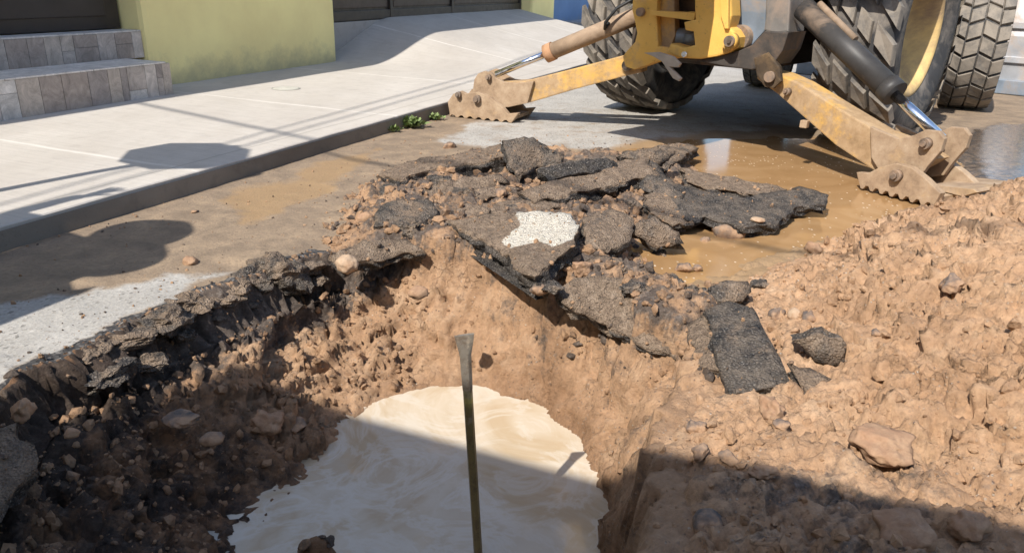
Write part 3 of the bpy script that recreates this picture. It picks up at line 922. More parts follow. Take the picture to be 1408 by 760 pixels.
wr = wheel('rear_wheel', .87, 0, .715, .46, .385, 1, rear_cols, 21)
wheel('rear_wheel', -.87, 0, .715, .46, .385, -1, [(-b, -a, o, s_, f_) for a, b, o, s_, f_ in rear_cols], 21)
wheel('front_wheel', .90, 2.22, .55, .38, .27, 1, front_cols, 26, True).rotation_euler[2] = R(15)
wheel('front_wheel', -.90, 2.22, .55, .38, .27, -1, front_cols, 26, True).rotation_euler[2] = R(15)

# ---- stabilizers
SPL = R(18)
def stab(side, dc=0.0):
    ca, sa = math.cos(SPL), math.sin(SPL)
    return lambda a, b, c: (side * (.45 + a * ca + (c + dc) * sa), -1.05 - a * sa + (c + dc) * ca, b)
def serrated(pts_top, s0, s1, teeth, d=.016):
    P = list(pts_top)
    n = teeth * 4
    for i in range(n + 1):
        t = i / n
        P.append((s1 + (s0 - s1) * t, d * (1 if (i % 4) in (1, 2) else 0)))
    return P
def bolt(fr, s, z, c, r, parent, name='pin'):
    p, q = Vector(fr(s, z, c)), Vector(fr(s, z, c - .028))
    b = MB().tube(p, q, r, 18, r * .93).tube(q, q + (q - p) * .45, r * .55, 6)
    return b.build(name, M_BOLT, parent)

# left leg
fr = stab(-1, .03)
leg = bpy.data.objects.new('stabilizer', None); link(leg, hoe)
tag(leg, 'tan stabilizer leg with ribbed foot standing against the sidewalk kerb')
MB().prism([(-.13, .53), (.0, .50), (.35, .39), (.70, .285), (.98, .25), (1.05, .17), (1.0, .10), (.80, .115), (.64, .145), (.3, .265), (-.04, .375), (-.13, .40)], fr, (-.075, .075), .008).build('arm', M_CATD, leg)
br = MB()
for c0, c1 in ((-.105, -.0765), (.0765, .105)):
    br.prism([(.62, .29), (.76, .268), (.85, .272), (.91, .295), (.945, .325), (1.0, .335), (1.05, .315), (1.08, .27), (1.09, .20), (1.10, .14), (1.04, .085), (.94, .075), (.80, .10), (.66, .14)], fr, (c0, c1), .004)
br.build('bracket', M_CATM, leg)
ft = MB()
ear = serrated([(.70, .075), (.78, .062), (.82, .10), (.92, .165), (1.02, .195), (1.12, .175), (1.16, .19), (1.22, .165), (1.265, .105), (1.25, .03)], .755, 1.25, 7)
for c0, c1 in ((-.165, -.125), (.125, .165)):
    ft.prism(ear, fr, (c0, c1), .004)
ft.prism([(.74, .022), (1.26, .022), (1.26, .045), (.74, .045)], fr, (-.124, .124), .003)
ft.build('foot', M_CATM, leg)
bolt(fr, 1.02, .145, -.165, .030, leg); bolt(fr, 1.17, .165, -.165, .022, leg); bolt(fr, .96, .295, -.105, .02, leg); bolt(fr, -.035, .44, -.078, .036, leg)
cy = MB().tube(fr(.955, .305, 0), fr(.54, .485, 0), .023, 24).build('piston_rod', M_CHROME, leg)
ba = MB().tube(fr(.565, .475, 0), fr(-.05, .745, 0), .056, 32).build('cylinder', M_BARREL, leg)
MB().tube(fr(.575, .470, 0), fr(.52, .495, 0), .063, 32).build('collar', plain('rusty_collar', (.42, .235, .13), .8, 0, .2, 20), ba)
MB().tube(fr(-.05, .745, 0), fr(-.16, .79, 0), .045, 24).build('rod_eye', M_DARK, ba)
MB().path([fr(.12, .70, -.055), fr(.14, .66, -.075), fr(.13, .70, -.10), fr(.06, .79, -.10), fr(-.05, .86, -.05), fr(-.2, .95, 0), fr(-.3, 1.1, .05)], .011).build('hose', M_HOSE, leg)
MB().path([fr(.02, .80, .02), fr(-.15, .87, .02), fr(-.3, .98, .04)], .008).build('pipe', M_CHROME, leg)

# right leg
fr = stab(1, .075)
leg = bpy.data.objects.new('stabilizer', None); link(leg, hoe)
tag(leg, 'rusty yellow stabilizer leg with black cylinder, its foot in the puddle')
MB().prism([(.05, .50), (.20, .485), (.34, .455), (.62, .362), (.89, .275), (1.08, .25), (1.20, .20), (1.08, .10), (.95, .07), (.66, .165), (.22, .375), (.05, .44)], fr, (-.085, .06), .008).build('arm', M_CATD, leg)
br = MB()
for c0, c1 in ((-.115, -.0865), (.0865, .115)):
    br.prism([(.86, .30), (1.02, .268), (1.10, .30), (1.15, .335), (1.215, .34), (1.25, .31), (1.245, .25), (1.20, .17), (1.17, .10), (1.08, .065), (.98, .075), (.90, .15)], fr, (c0, c1), .004)
br.build('bracket', M_CATM, leg)
ft = MB()
ear = serrated([(.875, .075), (.94, .085), (1.0, .13), (1.08, .165), (1.16, .16), (1.24, .125), (1.325, .075), (1.31, .02)], .915, 1.30, 7, .02)
for c0, c1 in ((-.175, -.13), (.13, .175)):
    ft.prism(ear, fr, (c0, c1), .004)
ft.prism([(.90, .026), (1.31, .026), (1.31, .05), (.90, .05)], fr, (-.129, .20), .003)
ft.prism([(1.18, .055), (1.36, .055), (1.42, .09), (1.40, .10), (1.2, .075)], fr, (-.05, .3), .003)
ft.build('foot', M_CATM, leg)
bolt(fr, 1.10, .11, -.175, .030, leg); bolt(fr, 1.175, .275, -.115, .028, leg); bolt(fr, .30, .40, -.088, .02, leg)
MB().tube(fr(1.175, .285, 0), fr(.85, .475, 0), .0265, 24).build('piston_rod', M_CHROME, leg)
ba = MB().tube(fr(.875, .465, 0), fr(.24, .835, 0), .062, 32).build('cylinder', M_BLKCYL, leg)
MB().tube(fr(.885, .459, 0), fr(.83, .491, 0), .068, 32).build('collar', M_BLKCYL, ba)
MB().tube(fr(.60, .70, .0), fr(.33, .865, 0.01), .018, 12).build('pipe', M_BARREL, ba)
MB().box((-.02, -.02, -.02), (.02, .02, .02), .004).build('stop_lug', M_CATM, leg).location = fr(.45, .245, -.10)

# ---- swing frame and rear frame (traced on planes behind the rear axle)
def traced(pix, yl):
    return [mY(a, b, yl) for a, b in pix]
fm = bpy.data.objects.new('swing_frame', None); link(fm, hoe)
def plate(name, pix, y0, th, mat, bev=.006, parent=None):
    return MB().prism(traced(pix, y0), XZ, (y0, y0 + th), bev).build(name, mat, parent or fm)
plate('side_plate', [(873, -70), (870, 0), (869, 14), (873, 30), (876, 46), (873, 58), (862, 70), (856, 78), (860, 92), (872, 96), (900, 86), (931, 80), (938, 72), (921, 66), (905, 64), (903, 20), (908, -70)], -1.16, .09, M_CAT)
plate('inner_plate', [(905, -70), (902, 64), (921, 67), (928, 50), (926, -70)], -1.12, .06, M_CATD)
plate('shelf', [(894, 15), (894, 21), (954, 29), (956, 18)], -1.20, .16, M_CAT, .003)
plate('right_plate', [(956, -70), (955, 12), (956, 27), (940, 31), (942, 42), (953, 44), (955, 62), (941, 66), (922, 60), (916, 72), (934, 80), (962, 81.5), (985, 78), (1001, 73), (1012, 66), (1014, 52), (1008, 42), (1002, 38), (1006, 22), (1005, 0), (1001, -70)], -1.22, .12, M_CAT, .012)
plate('rib', [(988, -70), (990, 20), (996, 40), (1001, 40), (1002, -70)], -1.245, .03, M_CAT, .006)
def pinY(px, py, y, r, L, mat, name, parent=fm):
    x, z = mY(px, py, y)
    return MB().tube((x, y, z), (x, y + L, z), r, 28).build(name, mat, parent)
pinY(1001.5, 57, -1.262, .045, .05, M_CAT, 'pivot_boss'); pinY(1001.5, 57, -1.285, .03, .06, M_BOLT, 'pivot_pin'); pinY(1001.5, 57, -1.297, .012, .03, M_DARK, 'pin_bolt')
pinY(879, 17, -1.19, .026, .05, M_BOLT, 'pin'); pinY(940, 75, -1.245, .016, .04, M_CHROME, 'grease_nipple')
pinY(1014, 52, -1.12, .07, .3, M_BOLT, 'pivot_barrel')
x, z = mY(936, 50, -1.05)
MB().tube((x - .13, -1.06, z), (x + .10, -1.06, z), .05, 24).tube((x + .06, -1.08, z - .005), (x + .13, -1.08, z - .005), .035, 20).build('swing_cylinder', M_STEELB, fm)
MB().box((-.43, -1.02, .50), (.30, -.9, 1.1), .01).build('back_plate', M_DARK, fm)
# bent mud flap scrap under the frame
sc = MB(); sc.prism(traced([(885, 73), (905, 72), (925, 78), (935, 88), (932, 93), (920, 92), (936, 108), (933, 112), (925, 108), (910, 85), (898, 78)], -1.26), XZ, (-1.26, -1.235), .004)
sc.build('bent_guard', plain('bent_grey_guard', (.38, .33, .27), .7), fm)
plate('blue_panel', [(1003, -70), (1009, 8), (1013, 44), (1015, 70), (1034, 62), (1052, 42), (1056, -70)], -1.06, .05, M_STEELB, .006)
plate('corner_box', [(1051, -70), (1053, 20), (1050, 42), (1066, 47), (1084, 44), (1086, 10), (1091, -70)], -1.14, .22, plain('corner_box_steel', (.17, .155, .14), .6, .1, .25, 6, .2, (.28, .21, .16), .4), .01)
plate('frame_skirt', [(1016, 70), (1034, 62), (1051, 43), (1084, 45), (1076, 70), (1062, 90), (1034, 96), (1000, 92), (960, 84)], -1.19, .25, M_DARK, .006)
M_RUST_SHADE = plain('rusty_shaded_bracket', (.055, .038, .024), .7, 0, .4, 12, .3, (.13, .085, .045), .3)  # rusty colour darkened to stand in for shade under the frame
plate('leg_hanger', [(1036, 80), (1056, 72), (1072, 92), (1074, 112), (1063, 122), (1051, 120), (1040, 104)], -1.20, .035, M_RUST_SHADE, .01)
plate('leg_hanger', [(1036, 80), (1056, 72), (1072, 92), (1074, 112), (1063, 122), (1051, 120), (1040, 104)], -1.02, .035, M_RUST_SHADE, .01)
pinY(1057, 106, -1.225, .03, .03, M_BOLT, 'pin')

# ---- chassis, axles, body, cab, loader (mostly above or behind the view)
MB().box((-.40, -.92, .47), (.42, 1.2, .90), .02).build('chassis', M_DARK, hoe)
MB().box((-.30, 1.2, .42), (.30, 3.15, .82), .02).build('front_chassis', M_DARK, hoe)
ax = MB().tube((-.70, 0, .715), (.70, 0, .715), .11, 24).lathe([(-.25, .10), (-.15, .2), (0, .23), (.15, .2), (.25, .10)], (0, 0, .66), (1, 0, 0), 24).build('rear_axle', M_DARK, hoe)
MB().tube((-.75, 2.22, .55), (.75, 2.22, .55), .08, 20).box((-.16, 2.08, .40), (.16, 2.36, .62), .02).build('front_axle', M_DARK, hoe)
for s in (-1, 1):
    fe = [(-.86, 1.02), (-.80, 1.30), (-.55, 1.52), (.0, 1.60), (.55, 1.50), (.80, 1.28), (.86, 1.02), (.80, 1.02), (.74, 1.24), (.5, 1.44), (0, 1.53), (-.5, 1.45), (-.74, 1.26), (-.80, 1.02)]
    MB().prism(fe, YZ, (s * .60, s * 1.10), .01).build('fender', M_BLACK, hoe)
MB().box((-.56, -.95, .905), (.56, .9, 1.5), .03).build('cab_base', M_BLACK, hoe)
cab = bpy.data.objects.new('cab', None); link(cab, hoe)
for px_, py_ in ((-.70, -.85), (.70, -.85), (-.70, 1.0), (.70, 1.0), (-.70, .1), (.70, .1)):
    MB().box((px_ - .035, py_ - .035, 1.5), (px_ + .035, py_ + .035, 2.66), .01).build('pillar', M_BLACK, cab)
MB().box((-.85, -1.0, 2.661), (.85, 1.2, 2.80), .04).build('roof', M_CAT, cab)
MB().box((-.66, -.86, 1.501), (.66, -.84, 2.66)).build('rear_window', M_GLASS, cab)
for s in (-1, 1):
    MB().box((s * .70 - .006, -.81, 1.51), (s * .70 + .006, .06, 2.65)).build('side_window', M_GLASS, cab)
MB().box((-.44, .95, .83), (.44, 3.05, 1.50), .05).build('hood', M_CAT, hoe)
MB().box((-.40, 3.055, .85), (.40, 3.09, 1.42), .01).build('grille', M_BLACK, hoe)
for s in (-1, 1):
    MB().prism([(.9, 1.35), (1.6, 1.42), (2.9, 1.05), (3.6, .40), (3.75, .25), (3.62, .18), (2.75, .85), (1.6, 1.2), (.9, 1.18)], YZ, (s * .56, s * .66), .01).build('loader_arm', M_CAT, hoe)
    MB().tube((s * .61, 1.5, .80), (s * .61, 2.9, .92), .05, 20).build('loader_cylinder', M_BLKCYL, hoe)
bk = bpy.data.objects.new('loader_bucket', None); link(bk, hoe)
tag(bk, 'worn steel front loader bucket resting on the road')
prof = [(3.62, .12), (3.60, .55), (3.72, .95), (4.15, 1.05), (4.13, 1.01), (3.78, .90), (3.67, .55), (3.68, .17), (3.80, .06), (4.45, .03), (4.55, .0), (3.78, .0)]
MB().prism(prof, YZ, (-1.15, 1.15), .006).build('shell', M_LITE, bk)
for s in (-1, 1):
    MB().prism([(3.66, .14), (3.64, .55), (3.76, .92), (4.14, 1.0), (4.45, .05), (3.80, .03)], YZ, (s * 1.15, s * 1.18), .004).build('side_plate', M_LITE, bk)
MB().box((-1.14, 3.585, .30), (1.14, 3.62, .36), .006).build('rib', M_LITE, bk)
MB().box((-1.14, 3.585, .62), (1.14, 3.62, .68), .006).build('rib', M_LITE, bk)
MB().box((-1.16, 3.56, .004), (1.16, 3.64, .14), .008).build('heel_plate', M_STEELB, bk)
# boom folded up
MB().prism([(-1.25, .98), (-1.05, .98), (-1.02, 1.5), (-1.25, 2.3), (-1.3, 3.2), (-1.5, 3.25), (-1.52, 2.2), (-1.38, 1.5)], YZ, (-.13, .17), .02).build('boom', M_CAT, hoe)
MB().prism([(-1.42, 3.35), (-1.25, 3.2), (-1.75, 1.75), (-1.9, 1.45), (-2.05, 1.5), (-1.95, 1.9)], YZ, (-.09, .13), .02).build('dipper', M_CAT, hoe)
MB().prism([(-2.02, 1.55), (-1.75, 1.5), (-1.65, 1.25), (-1.75, 1.05), (-2.0, 1.08), (-2.35, 1.25), (-2.3, 1.3), (-2.0, 1.16), (-1.8, 1.15), (-1.74, 1.27), (-1.85, 1.42), (-2.1, 1.48)], YZ, (-.28, .32), .008).build('digging_bucket', M_CATD, hoe)
MB().tube((.02, -1.62, 1.75), (.02, -1.42, 3.0), .055, 20).build('dipper_cylinder', M_BLKCYL, hoe)

# ================================================================== BROKEN ASPHALT SLABS
def slab(name, label, pix, thick, mud=.5, mud_side=.25, paint=None, rough=1.0, cat='asphalt slab', group='broken asphalt slabs heaped at the pit edge', seed=0, step=.022):
    """pix: outline of the top face as (image x, image y, height above road) -> real points; the slab gets its own thickness below it"""
    rs_ = np.random.default_rng(100 + seed)
    P3 = np.array([G(a, b, z) for a, b, z in pix])
    c = P3.mean(0)
    _, _, vt = np.linalg.svd(P3 - c)
    nrm = vt[2] * (1 if vt[2][2] > 0 else -1)
    ex = np.cross([0, 1, 0], nrm); ex /= np.linalg.norm(ex)
    ey = np.cross(nrm, ex)
    Q = np.stack([(P3 - c) @ ex, (P3 - c) @ ey, (P3 - c) @ nrm], 1)
    out = []
    n = len(Q)
    for i in range(n):
        a, b = Q[i], Q[(i + 1) % n]
        L = np.linalg.norm(b[:2] - a[:2])
        k = max(2, int(L / step))
        for j in range(k):
            out.append(a[:2] + (b[:2] - a[:2]) * j / k)
    out = np.array(out)
    # turn counter-clockwise
    ar = np.sum(out[:, 0] * np.roll(out[:, 1], -1) - np.roll(out[:, 0], -1) * out[:, 1])
    if ar < 0: out = out[::-1]
    jag = fbm(out[:, 0] + seed * 3.1, out[:, 1], .09, 4, 500 + seed)
    tang = np.roll(out, -1, 0) - np.roll(out, 1, 0)
    nn = np.stack([tang[:, 1], -tang[:, 0]], 1); nn /= np.linalg.norm(nn, axis=1)[:, None] + 1e-9
    out = out + nn * ((jag * .013 + fbm(out[:, 0], out[:, 1] + seed, .03, 2, 560) * .007) * rough)[:, None]
    m = len(out)
    lo, hi = out.min(0), out.max(0)
    gx_, gy_ = np.meshgrid(np.arange(lo[0], hi[0], step), np.arange(lo[1], hi[1], step))
    gx_ = gx_.ravel() + rs_.uniform(-.3, .3, gx_.size) * step; gy_ = gy_.ravel() + rs_.uniform(-.3, .3, gy_.size) * step
    keep = sdist(gx_, gy_, out.tolist()) > step * .55
    pts = [Vector(p) for p in out] + [Vector((a, b)) for a, b in zip(gx_[keep], gy_[keep])]
    vv, ee, ff, ov, *_ = delaunay_2d_cdt(pts, [(i, (i + 1) % m) for i in range(m)], [], 1, 1e-6)
    top = np.array([(v.x, v.y) for v in vv])
    # bend: follow the traced heights smoothly
    w = 1 / (np.linalg.norm(top[:, None] - Q[None, :, :2], axis=2) ** 2 + .003)
    hz_ = (w * Q[None, :, 2]).sum(1) / w.sum(1)
    nz = fbm(top[:, 0] + seed, top[:, 1], .16, 4, 520 + seed) * .009 * rough + facets(top[:, 0], top[:, 1], .06, .007, 530 + seed) * rough
    ed = np.clip(sdist(top[:, 0], top[:, 1], out.tolist()), 0, None)
    nz = nz - .006 * sstep(.02, .0, ed)
    T3 = c + top[:, :1] * ex + top[:, 1:2] * ey + (hz_ + nz)[:, None] * nrm
    V_ = [tuple(p) for p in T3]
    TOPS.append((T3, mud))
    F_ = [list(t) for t in ff]
    mud_a = list(np.full(len(V_), mud + .20)); side_a = [0.0] * len(V_)
    pa = np.zeros(len(V_))
    if paint:
        pq = np.array([G(a, b, z) for a, b, z in paint])
        pq = np.stack([(pq - c) @ ex, (pq - c) @ ey], 1)
        pa = sstep(-.05, .02, sdist(top[:, 0], top[:, 1], pq.tolist()))
    pa = list(pa)
    # boundary loop as it comes back from the triangulation
    bidx = [None] * m
    for vi, o_ in enumerate(ov):
        for q in o_:
            if q < m: bidx[q] = vi
    ring = [b for b in bidx if b is not None]
    prev = ring
    lev = 4
    for k in range(1, lev + 1):
        t = k / lev
        cur = []
        for i, vi in enumerate(ring):
            p2 = top[vi]
            j1 = fbm(np.array([i * step]), np.array([k * .06 + seed]), .09, 3, 540)[0]
            ox = nn[i % m] * (-.22 * thick * t * t + j1 * .022 * rough + rs_.uniform(-.006, .006))
            d_ = thick * t * (1 + .25 * fbm(np.array([i * step]), np.array([seed * 1.7]), .2, 2, 550)[0])
            q = c + (p2[0] + ox[0]) * ex + (p2[1] + ox[1]) * ey + (hz_[vi] + nz[vi] * (1 - t) - d_) * nrm
            V_.append(tuple(q)); cur.append(len(V_) - 1)
            mud_a.append(mud_side + .25 * t); side_a.append(1.0); pa.append(0.0)
        L = len(ring)
        for i in range(L):
            F_.append([prev[i], cur[i], cur[(i + 1) % L], prev[(i + 1) % L]])
        prev = cur
    F_.append(prev[::-1])
    o = mesh_np(name, V_, F_, M_ASPH, None, False, dict(mud=mud_a, side=side_a, paint=pa))
    bm_ = bmesh.new(); bm_.from_mesh(o.data); bmesh.ops.recalc_face_normals(bm_, faces=bm_.faces); bm_.to_mesh(o.data); bm_.free()
    sm_ = np.zeros(len(o.data.polygons), bool); sm_[:len(ff)] = True
    o.data.polygons.foreach_set('use_smooth', sm_)
    return tag(o, label, cat, group)

SL = 'asphalt_chunk'
TOPS = []
slab(SL, 'long thin slab with black broken edge lying nearest the sidewalk', [(517, 240, .07), (560, 222, .09), (620, 212, .11), (688, 197, .15), (704, 214, .15), (660, 222, .13), (600, 230, .11), (545, 246, .07)], .085, .75, -.1, seed=1)
slab(SL, 'upright leaning slab at the top of the rubble, pale grey face', [(690, 190, .24), (735, 186, .25), (775, 212, .16), (772, 224, .13), (738, 232, .10), (716, 246, .08), (700, 224, .15)], .06, .28, .1, seed=2)
slab(SL, 'long mud covered slab bridging the middle of the rubble', [(715, 262, .11), (775, 243, .14), (850, 222, .17), (888, 214, .18), (905, 238, .15), (860, 248, .13), (800, 262, .11), (735, 279, .08)], .075, .70, -.05, seed=3)
slab(SL, 'flat slab behind the rubble pointing at the machine', [(800, 222, .08), (870, 205, .10), (935, 196, .10), (962, 203, .08), (935, 218, .08), (905, 232, .07), (860, 226, .07)], .06, .35, .1, seed=4)
slab(SL, 'large dark grey slab lying flat in the muddy puddle', [(878, 213, .17), (903, 222, .16), (925, 248, .12), (960, 262, .085), (1020, 272, .07), (1075, 262, .075), (1105, 255, .09), (1142, 266, .085), (1138, 279, .065), (1095, 284, .05), (1068, 306, .05), (1025, 311, .05), (970, 297, .06), (945, 303, .06), (915, 270, .10), (893, 240, .13)], .055, .08, .0, seed=5, rough=.7)
slab(SL, 'mud topped slab strip behind the large dark slab', [(935, 228, .10), (985, 240, .08), (1040, 250, .07), (1085, 258, .06), (1055, 268, .05), (990, 262, .06), (945, 248, .08)], .045, .85, .2, seed=6)
slab(SL, 'blocky black slab at the left end of the rubble', [(512, 290, .10), (545, 275, .12), (590, 272, .12), (605, 290, .10), (585, 302, .08), (540, 312, .06), (515, 312, .06)], .09, .25, -.1, seed=7)
slab(SL, 'mud coated slab with a patch of white road paint', [(612, 302, .10), (680, 294, .12), (740, 290, .145), (785, 294, .155), (799, 312, .155), (788, 336, .14), (762, 356, .125), (735, 378, .11), (716, 376, .09), (690, 345, .08), (650, 325, .085)], .095, .66, -.3,
     paint=[(712, 294, .11), (786, 295, .12), (802, 318, .11), (784, 344, .10), (765, 350, .09), (742, 338, .09), (706, 346, .08), (698, 338, .08), (722, 318, .10)], seed=8)
slab(SL, 'grey brown slab sagging into the pit above the orange slope', [(752, 392, .06), (800, 378, .09), (860, 380, .09), (925, 402, .07), (962, 430, .04), (962, 470, -.01), (930, 488, -.04), (875, 474, -.05), (815, 440, -.03), (775, 415, .02)], .065, .66, .25, seed=9)
slab(SL, 'square dark grey slab standing between the pit and clay heap', [(968, 425, .10), (1000, 412, .12), (1035, 420, .12), (1058, 462, .10), (1082, 505, .07), (1088, 530, .04), (1040, 538, .03), (1003, 540, .03), (985, 490, .06)], .085, .10, .15, seed=10, rough=.5)
slab(SL, 'speckled concrete lump at the corner of the small puddle', [(975, 392, .09), (1000, 382, .10), (1030, 384, .10), (1036, 402, .07), (1010, 414, .05), (980, 414, .05)], .08, .30, .2, seed=11)
slab(SL, 'dark slab tilted against the foot of the clay heap', [(1092, 470, .10), (1130, 458, .13), (1165, 478, .11), (1160, 500, .06), (1118, 500, .05)], .06, .35, .2, seed=12)
slab(SL, 'mud splashed slab half sunk beside the small puddle', [(868, 312, .10), (900, 302, .12), (935, 318, .09), (938, 334, .05), (905, 338, .04), (878, 328, .06)], .08, .35, .0, seed=13)
slab(SL, 'narrow slab under the mud covered bridging slab', [(620, 288, .06), (680, 275, .08), (740, 272, .08), (775, 282, .07), (735, 292, .06), (660, 298, .05)], .05, .85, .2, seed=14)
slab(SL, 'jagged slab wedged right of the white painted one', [(800, 300, .13), (840, 285, .15), (868, 300, .13), (865, 330, .09), (835, 345, .07), (808, 335, .09)], .09, .45, .1, seed=15)
slab(SL, 'dark slab sloping down behind the small puddle', [(905, 262, .10), (930, 275, .09), (948, 302, .06), (925, 308, .05), (895, 290, .08), (885, 268, .10)], .05, .6, .1, seed=16)
slab(SL, 'thin slab on edge left of the bridging slab', [(640, 258, .09), (690, 250, .11), (715, 256, .10), (700, 268, .07), (655, 276, .06)], .05, .8, .1, seed=17)
slab(SL, 'small slab half buried below the square dark one', [(1085, 500, .08), (1130, 505, .09), (1150, 525, .06), (1110, 540, .05)], .05, .8, .3, seed=18)
slab(SL, 'thick block tipped up between the leaning slab and bridging slab', [(735, 232, .16), (790, 220, .20), (830, 214, .20), (842, 228, .15), (800, 240, .12), (750, 250, .10)], .09, .45, -.05, seed=31)
slab(SL, 'black edged slab propped under the long thin slab', [(560, 262, .08), (625, 246, .11), (690, 238, .12), (700, 250, .09), (640, 262, .07), (580, 276, .05)], .07, .6, -.1, seed=32)
slab(SL, 'tilted slab left of the painted one, mostly earth covered', [(600, 284, .07), (640, 276, .10), (672, 284, .10), (660, 302, .06), (615, 308, .05)], .07, .75, .1, seed=33)
slab(SL, 'dark wedge poking out behind the bridging slab', [(850, 212, .17), (895, 205, .19), (930, 208, .17), (920, 222, .13), (880, 228, .12)], .07, .3, .0, seed=34)
slab(SL, 'broken slab sloping from the painted slab to the sagging slab', [(790, 366, .05), (820, 352, .07), (855, 352, .08), (868, 370, .05), (835, 384, .03), (800, 384, .04)], .06, .8, .3, seed=35)
slab(SL, 'dark plate lying against the right side of the bridging slab', [(890, 238, .16), (920, 244, .14), (945, 268, .10), (930, 280, .08), (905, 268, .10), (888, 252, .13)], .06, .2, .0, seed=36)
slab(SL, 'earth topped slab at the upper left of the pit edge', [(452, 350, .03), (500, 330, .05), (560, 326, .05), (580, 342, .03), (530, 356, -.0), (470, 368, -.01)], .07, .85, .2, seed=37)
slab(SL, 'slab fragment beside the square dark slab', [(940, 440, .06), (968, 432, .08), (985, 470, .06), (990, 510, .03), (965, 500, .02)], .06, .65, .3, seed=38)
# asphalt lip left along the pit rim
LIP = 'asphalt broken edge'
slab('asphalt_lip', 'shaded grey asphalt remnant at the near left corner of the pit', [(-60, 600, .0), (20, 585, -.01), (48, 615, -.03), (40, 660, -.07), (22, 690, -.09), (-40, 720, -.06), (-90, 680, -.02)], .07, .45, .2, cat=LIP, group=None, seed=24, rough=1.2)

# ================================================================== STONES AND CLODS
def ico(sub):
    bm_ = bmesh.new()
    bmesh.ops.create_icosphere(bm_, subdivisions=sub, radius=1.0)
    v = np.array([p.co[:] for p in bm_.verts]); f_ = np.array([[q.index for q in p.verts] for p in bm_.faces])
    bm_.free()
    return v, f_
ICO = {s: ico(s) for s in (1, 2, 3, 4)}
def rock_shape(seed, sub=3, angular=.6, bumpy=.12):
    r_ = np.random.default_rng(seed)
    v, f_ = ICO[sub]
    v = v.copy()
    for k in range(int(4 + angular * 10)):
        d_ = r_.normal(size=3); d_ /= np.linalg.norm(d_)
        lim = r_.uniform(.55, .9) if angular > .3 else r_.uniform(.8, .98)
        over = np.clip(v @ d_ - lim, 0, None)
        v = v - over[:, None] * d_ * .92
    off = r_.uniform(0, 50, 3)
    for i in range(len(v)):
        q = Vector(v[i] * 1.6 + off)
        v[i] *= 1 + bumpy * mnoise.noise(q) + bumpy * .5 * mnoise.noise(q * 2.7)
    v *= np.array([1, r_.uniform(.65, .95), r_.uniform(.5, .8)])
    return v, f_
def rotz(v, a):
    c, s = math.cos(a), math.sin(a)
    return v @ np.array([[c, s, 0], [-s, c, 0], [0, 0, 1]])
def rnd_rot(v, r_):
    q = r_.normal(size=4); q /= np.linalg.norm(q)
    w, x, y, z = q
    m_ = np.array([[1 - 2 * (y * y + z * z), 2 * (x * y - z * w), 2 * (x * z + y * w)], [2 * (x * y + z * w), 1 - 2 * (x * x + z * z), 2 * (y * z - x * w)], [2 * (x * z - y * w), 2 * (y * z + x * w), 1 - 2 * (x * x + y * y)]])
    return v @ m_.T
def stone_mat(name, lo, hi, muddy_=.45):
    t = NT(name, .85, .3)
    c = t.ramp(t.noise(18, 8, .65), [(.3, lo), (.7, hi)])
    md = t.ramp(t.noise(13, 8, .7), [(.58 - muddy_ * .35, 0.0), (.70 - muddy_ * .25, 1.0)])
    c = t.mix(md, c, t.ramp(t.noise(40, 6, .7), [(.3, (.22, .13, .08)), (.7, (.42, .27, .165))]))
    return t.out(c, .85, t.bump(t.noise(70, 8, .7), .45, .01))
M_ST = {'dark': stone_mat('dark_stone', (.06, .056, .055), (.17, .155, .145), .55), 'grey': stone_mat('grey_stone', (.12, .10, .085), (.25, .215, .18), .7),
        'tan': stone_mat('tan_stone', (.36, .25, .165), (.52, .38, .26), .3), 'clay': stone_mat('clay_lump', (.30, .17, .10), (.46, .28, .17), .6)}
def stone(label, px, py, wpx, colour, seed, z=None, flat=1.0, angular=.6, group='loose stones around the pit', sink=.55, name='stone', cat='stone'):
    g0 = G(px, py, 0 if z is None else z)
    if z is None:
        for _ in range(6):
            zz = surf_z(g0[0], g0[1]); g0 = G(px, py, zz)
        zz = g0[2]
    else: zz = z
    dist = math.sqrt(g0[0] ** 2 + g0[1] ** 2 + (CAM_H - zz) ** 2)
    r_ = wpx / FOC * dist / 2
    v, f_ = rock_shape(seed, 4 if wpx > 30 else 3, angular, .16 if angular < .35 else (.36 if colour == 'clay' else .30))
    v = rotz(v, seed * 1.3) * r_ * np.array([1, 1, flat])
    o = mesh_np(name, v, f_, M_ST[colour], None, angular < .4)
    o.location = (g0[0], g0[1] , zz + r_ * .55 * flat * (1 - sink * 1.2))
    o.data.polygons.foreach_set('use_smooth', [True] * len(o.data.polygons))
    return tag(o, label, cat, group)
stone('lone dark stone on the road behind the rubble near the weeds', 617, 203, 20, 'dark', 1)
stone('grey boulder at the edge of the muddy puddle beside the large dark slab', 1000, 324, 46, 'grey', 2, angular=.3)
stone('small grey stone standing in the muddy water left of the boulder', 969, 334, 20, 'grey', 3)
stone('dark stone pair, left one, poking out of the small puddle', 938, 370, 26, 'dark', 4, -.005)
stone('dark stone pair, right one, poking out of the small puddle', 958, 371, 16, 'dark', 5, -.005)
stone('round tan pebble wedged at the foot of the clay heap', 1092, 434, 22, 'tan', 6, angular=.1)
stone('dark stone right of the tan pebble in the clay crack', 1116, 440, 26, 'dark', 7)
stone('dark stone left of the tan pebble', 1068, 436, 30, 'dark', 8)
stone('round tan cobble stuck in the far left pit wall', 477, 366, 32, 'tan', 9, angular=.15)
stone('tan clay ball in the pit wall below the cobble', 575, 405, 28, 'clay', 10, angular=.15)
stone('brown angular rock deep in shade on the left pit bank', 368, 588, 46, 'clay', 12)
stone('upright grey brown rock beside the shaded angular rock', 408, 588, 34, 'grey', 13, angular=.5)
stone('flat dark stone in shade on the upper left bank', 252, 576, 44, 'dark', 14, flat=.45)
stone('rounded stone in shade below the flat dark stone', 292, 606, 30, 'grey', 15, angular=.2)
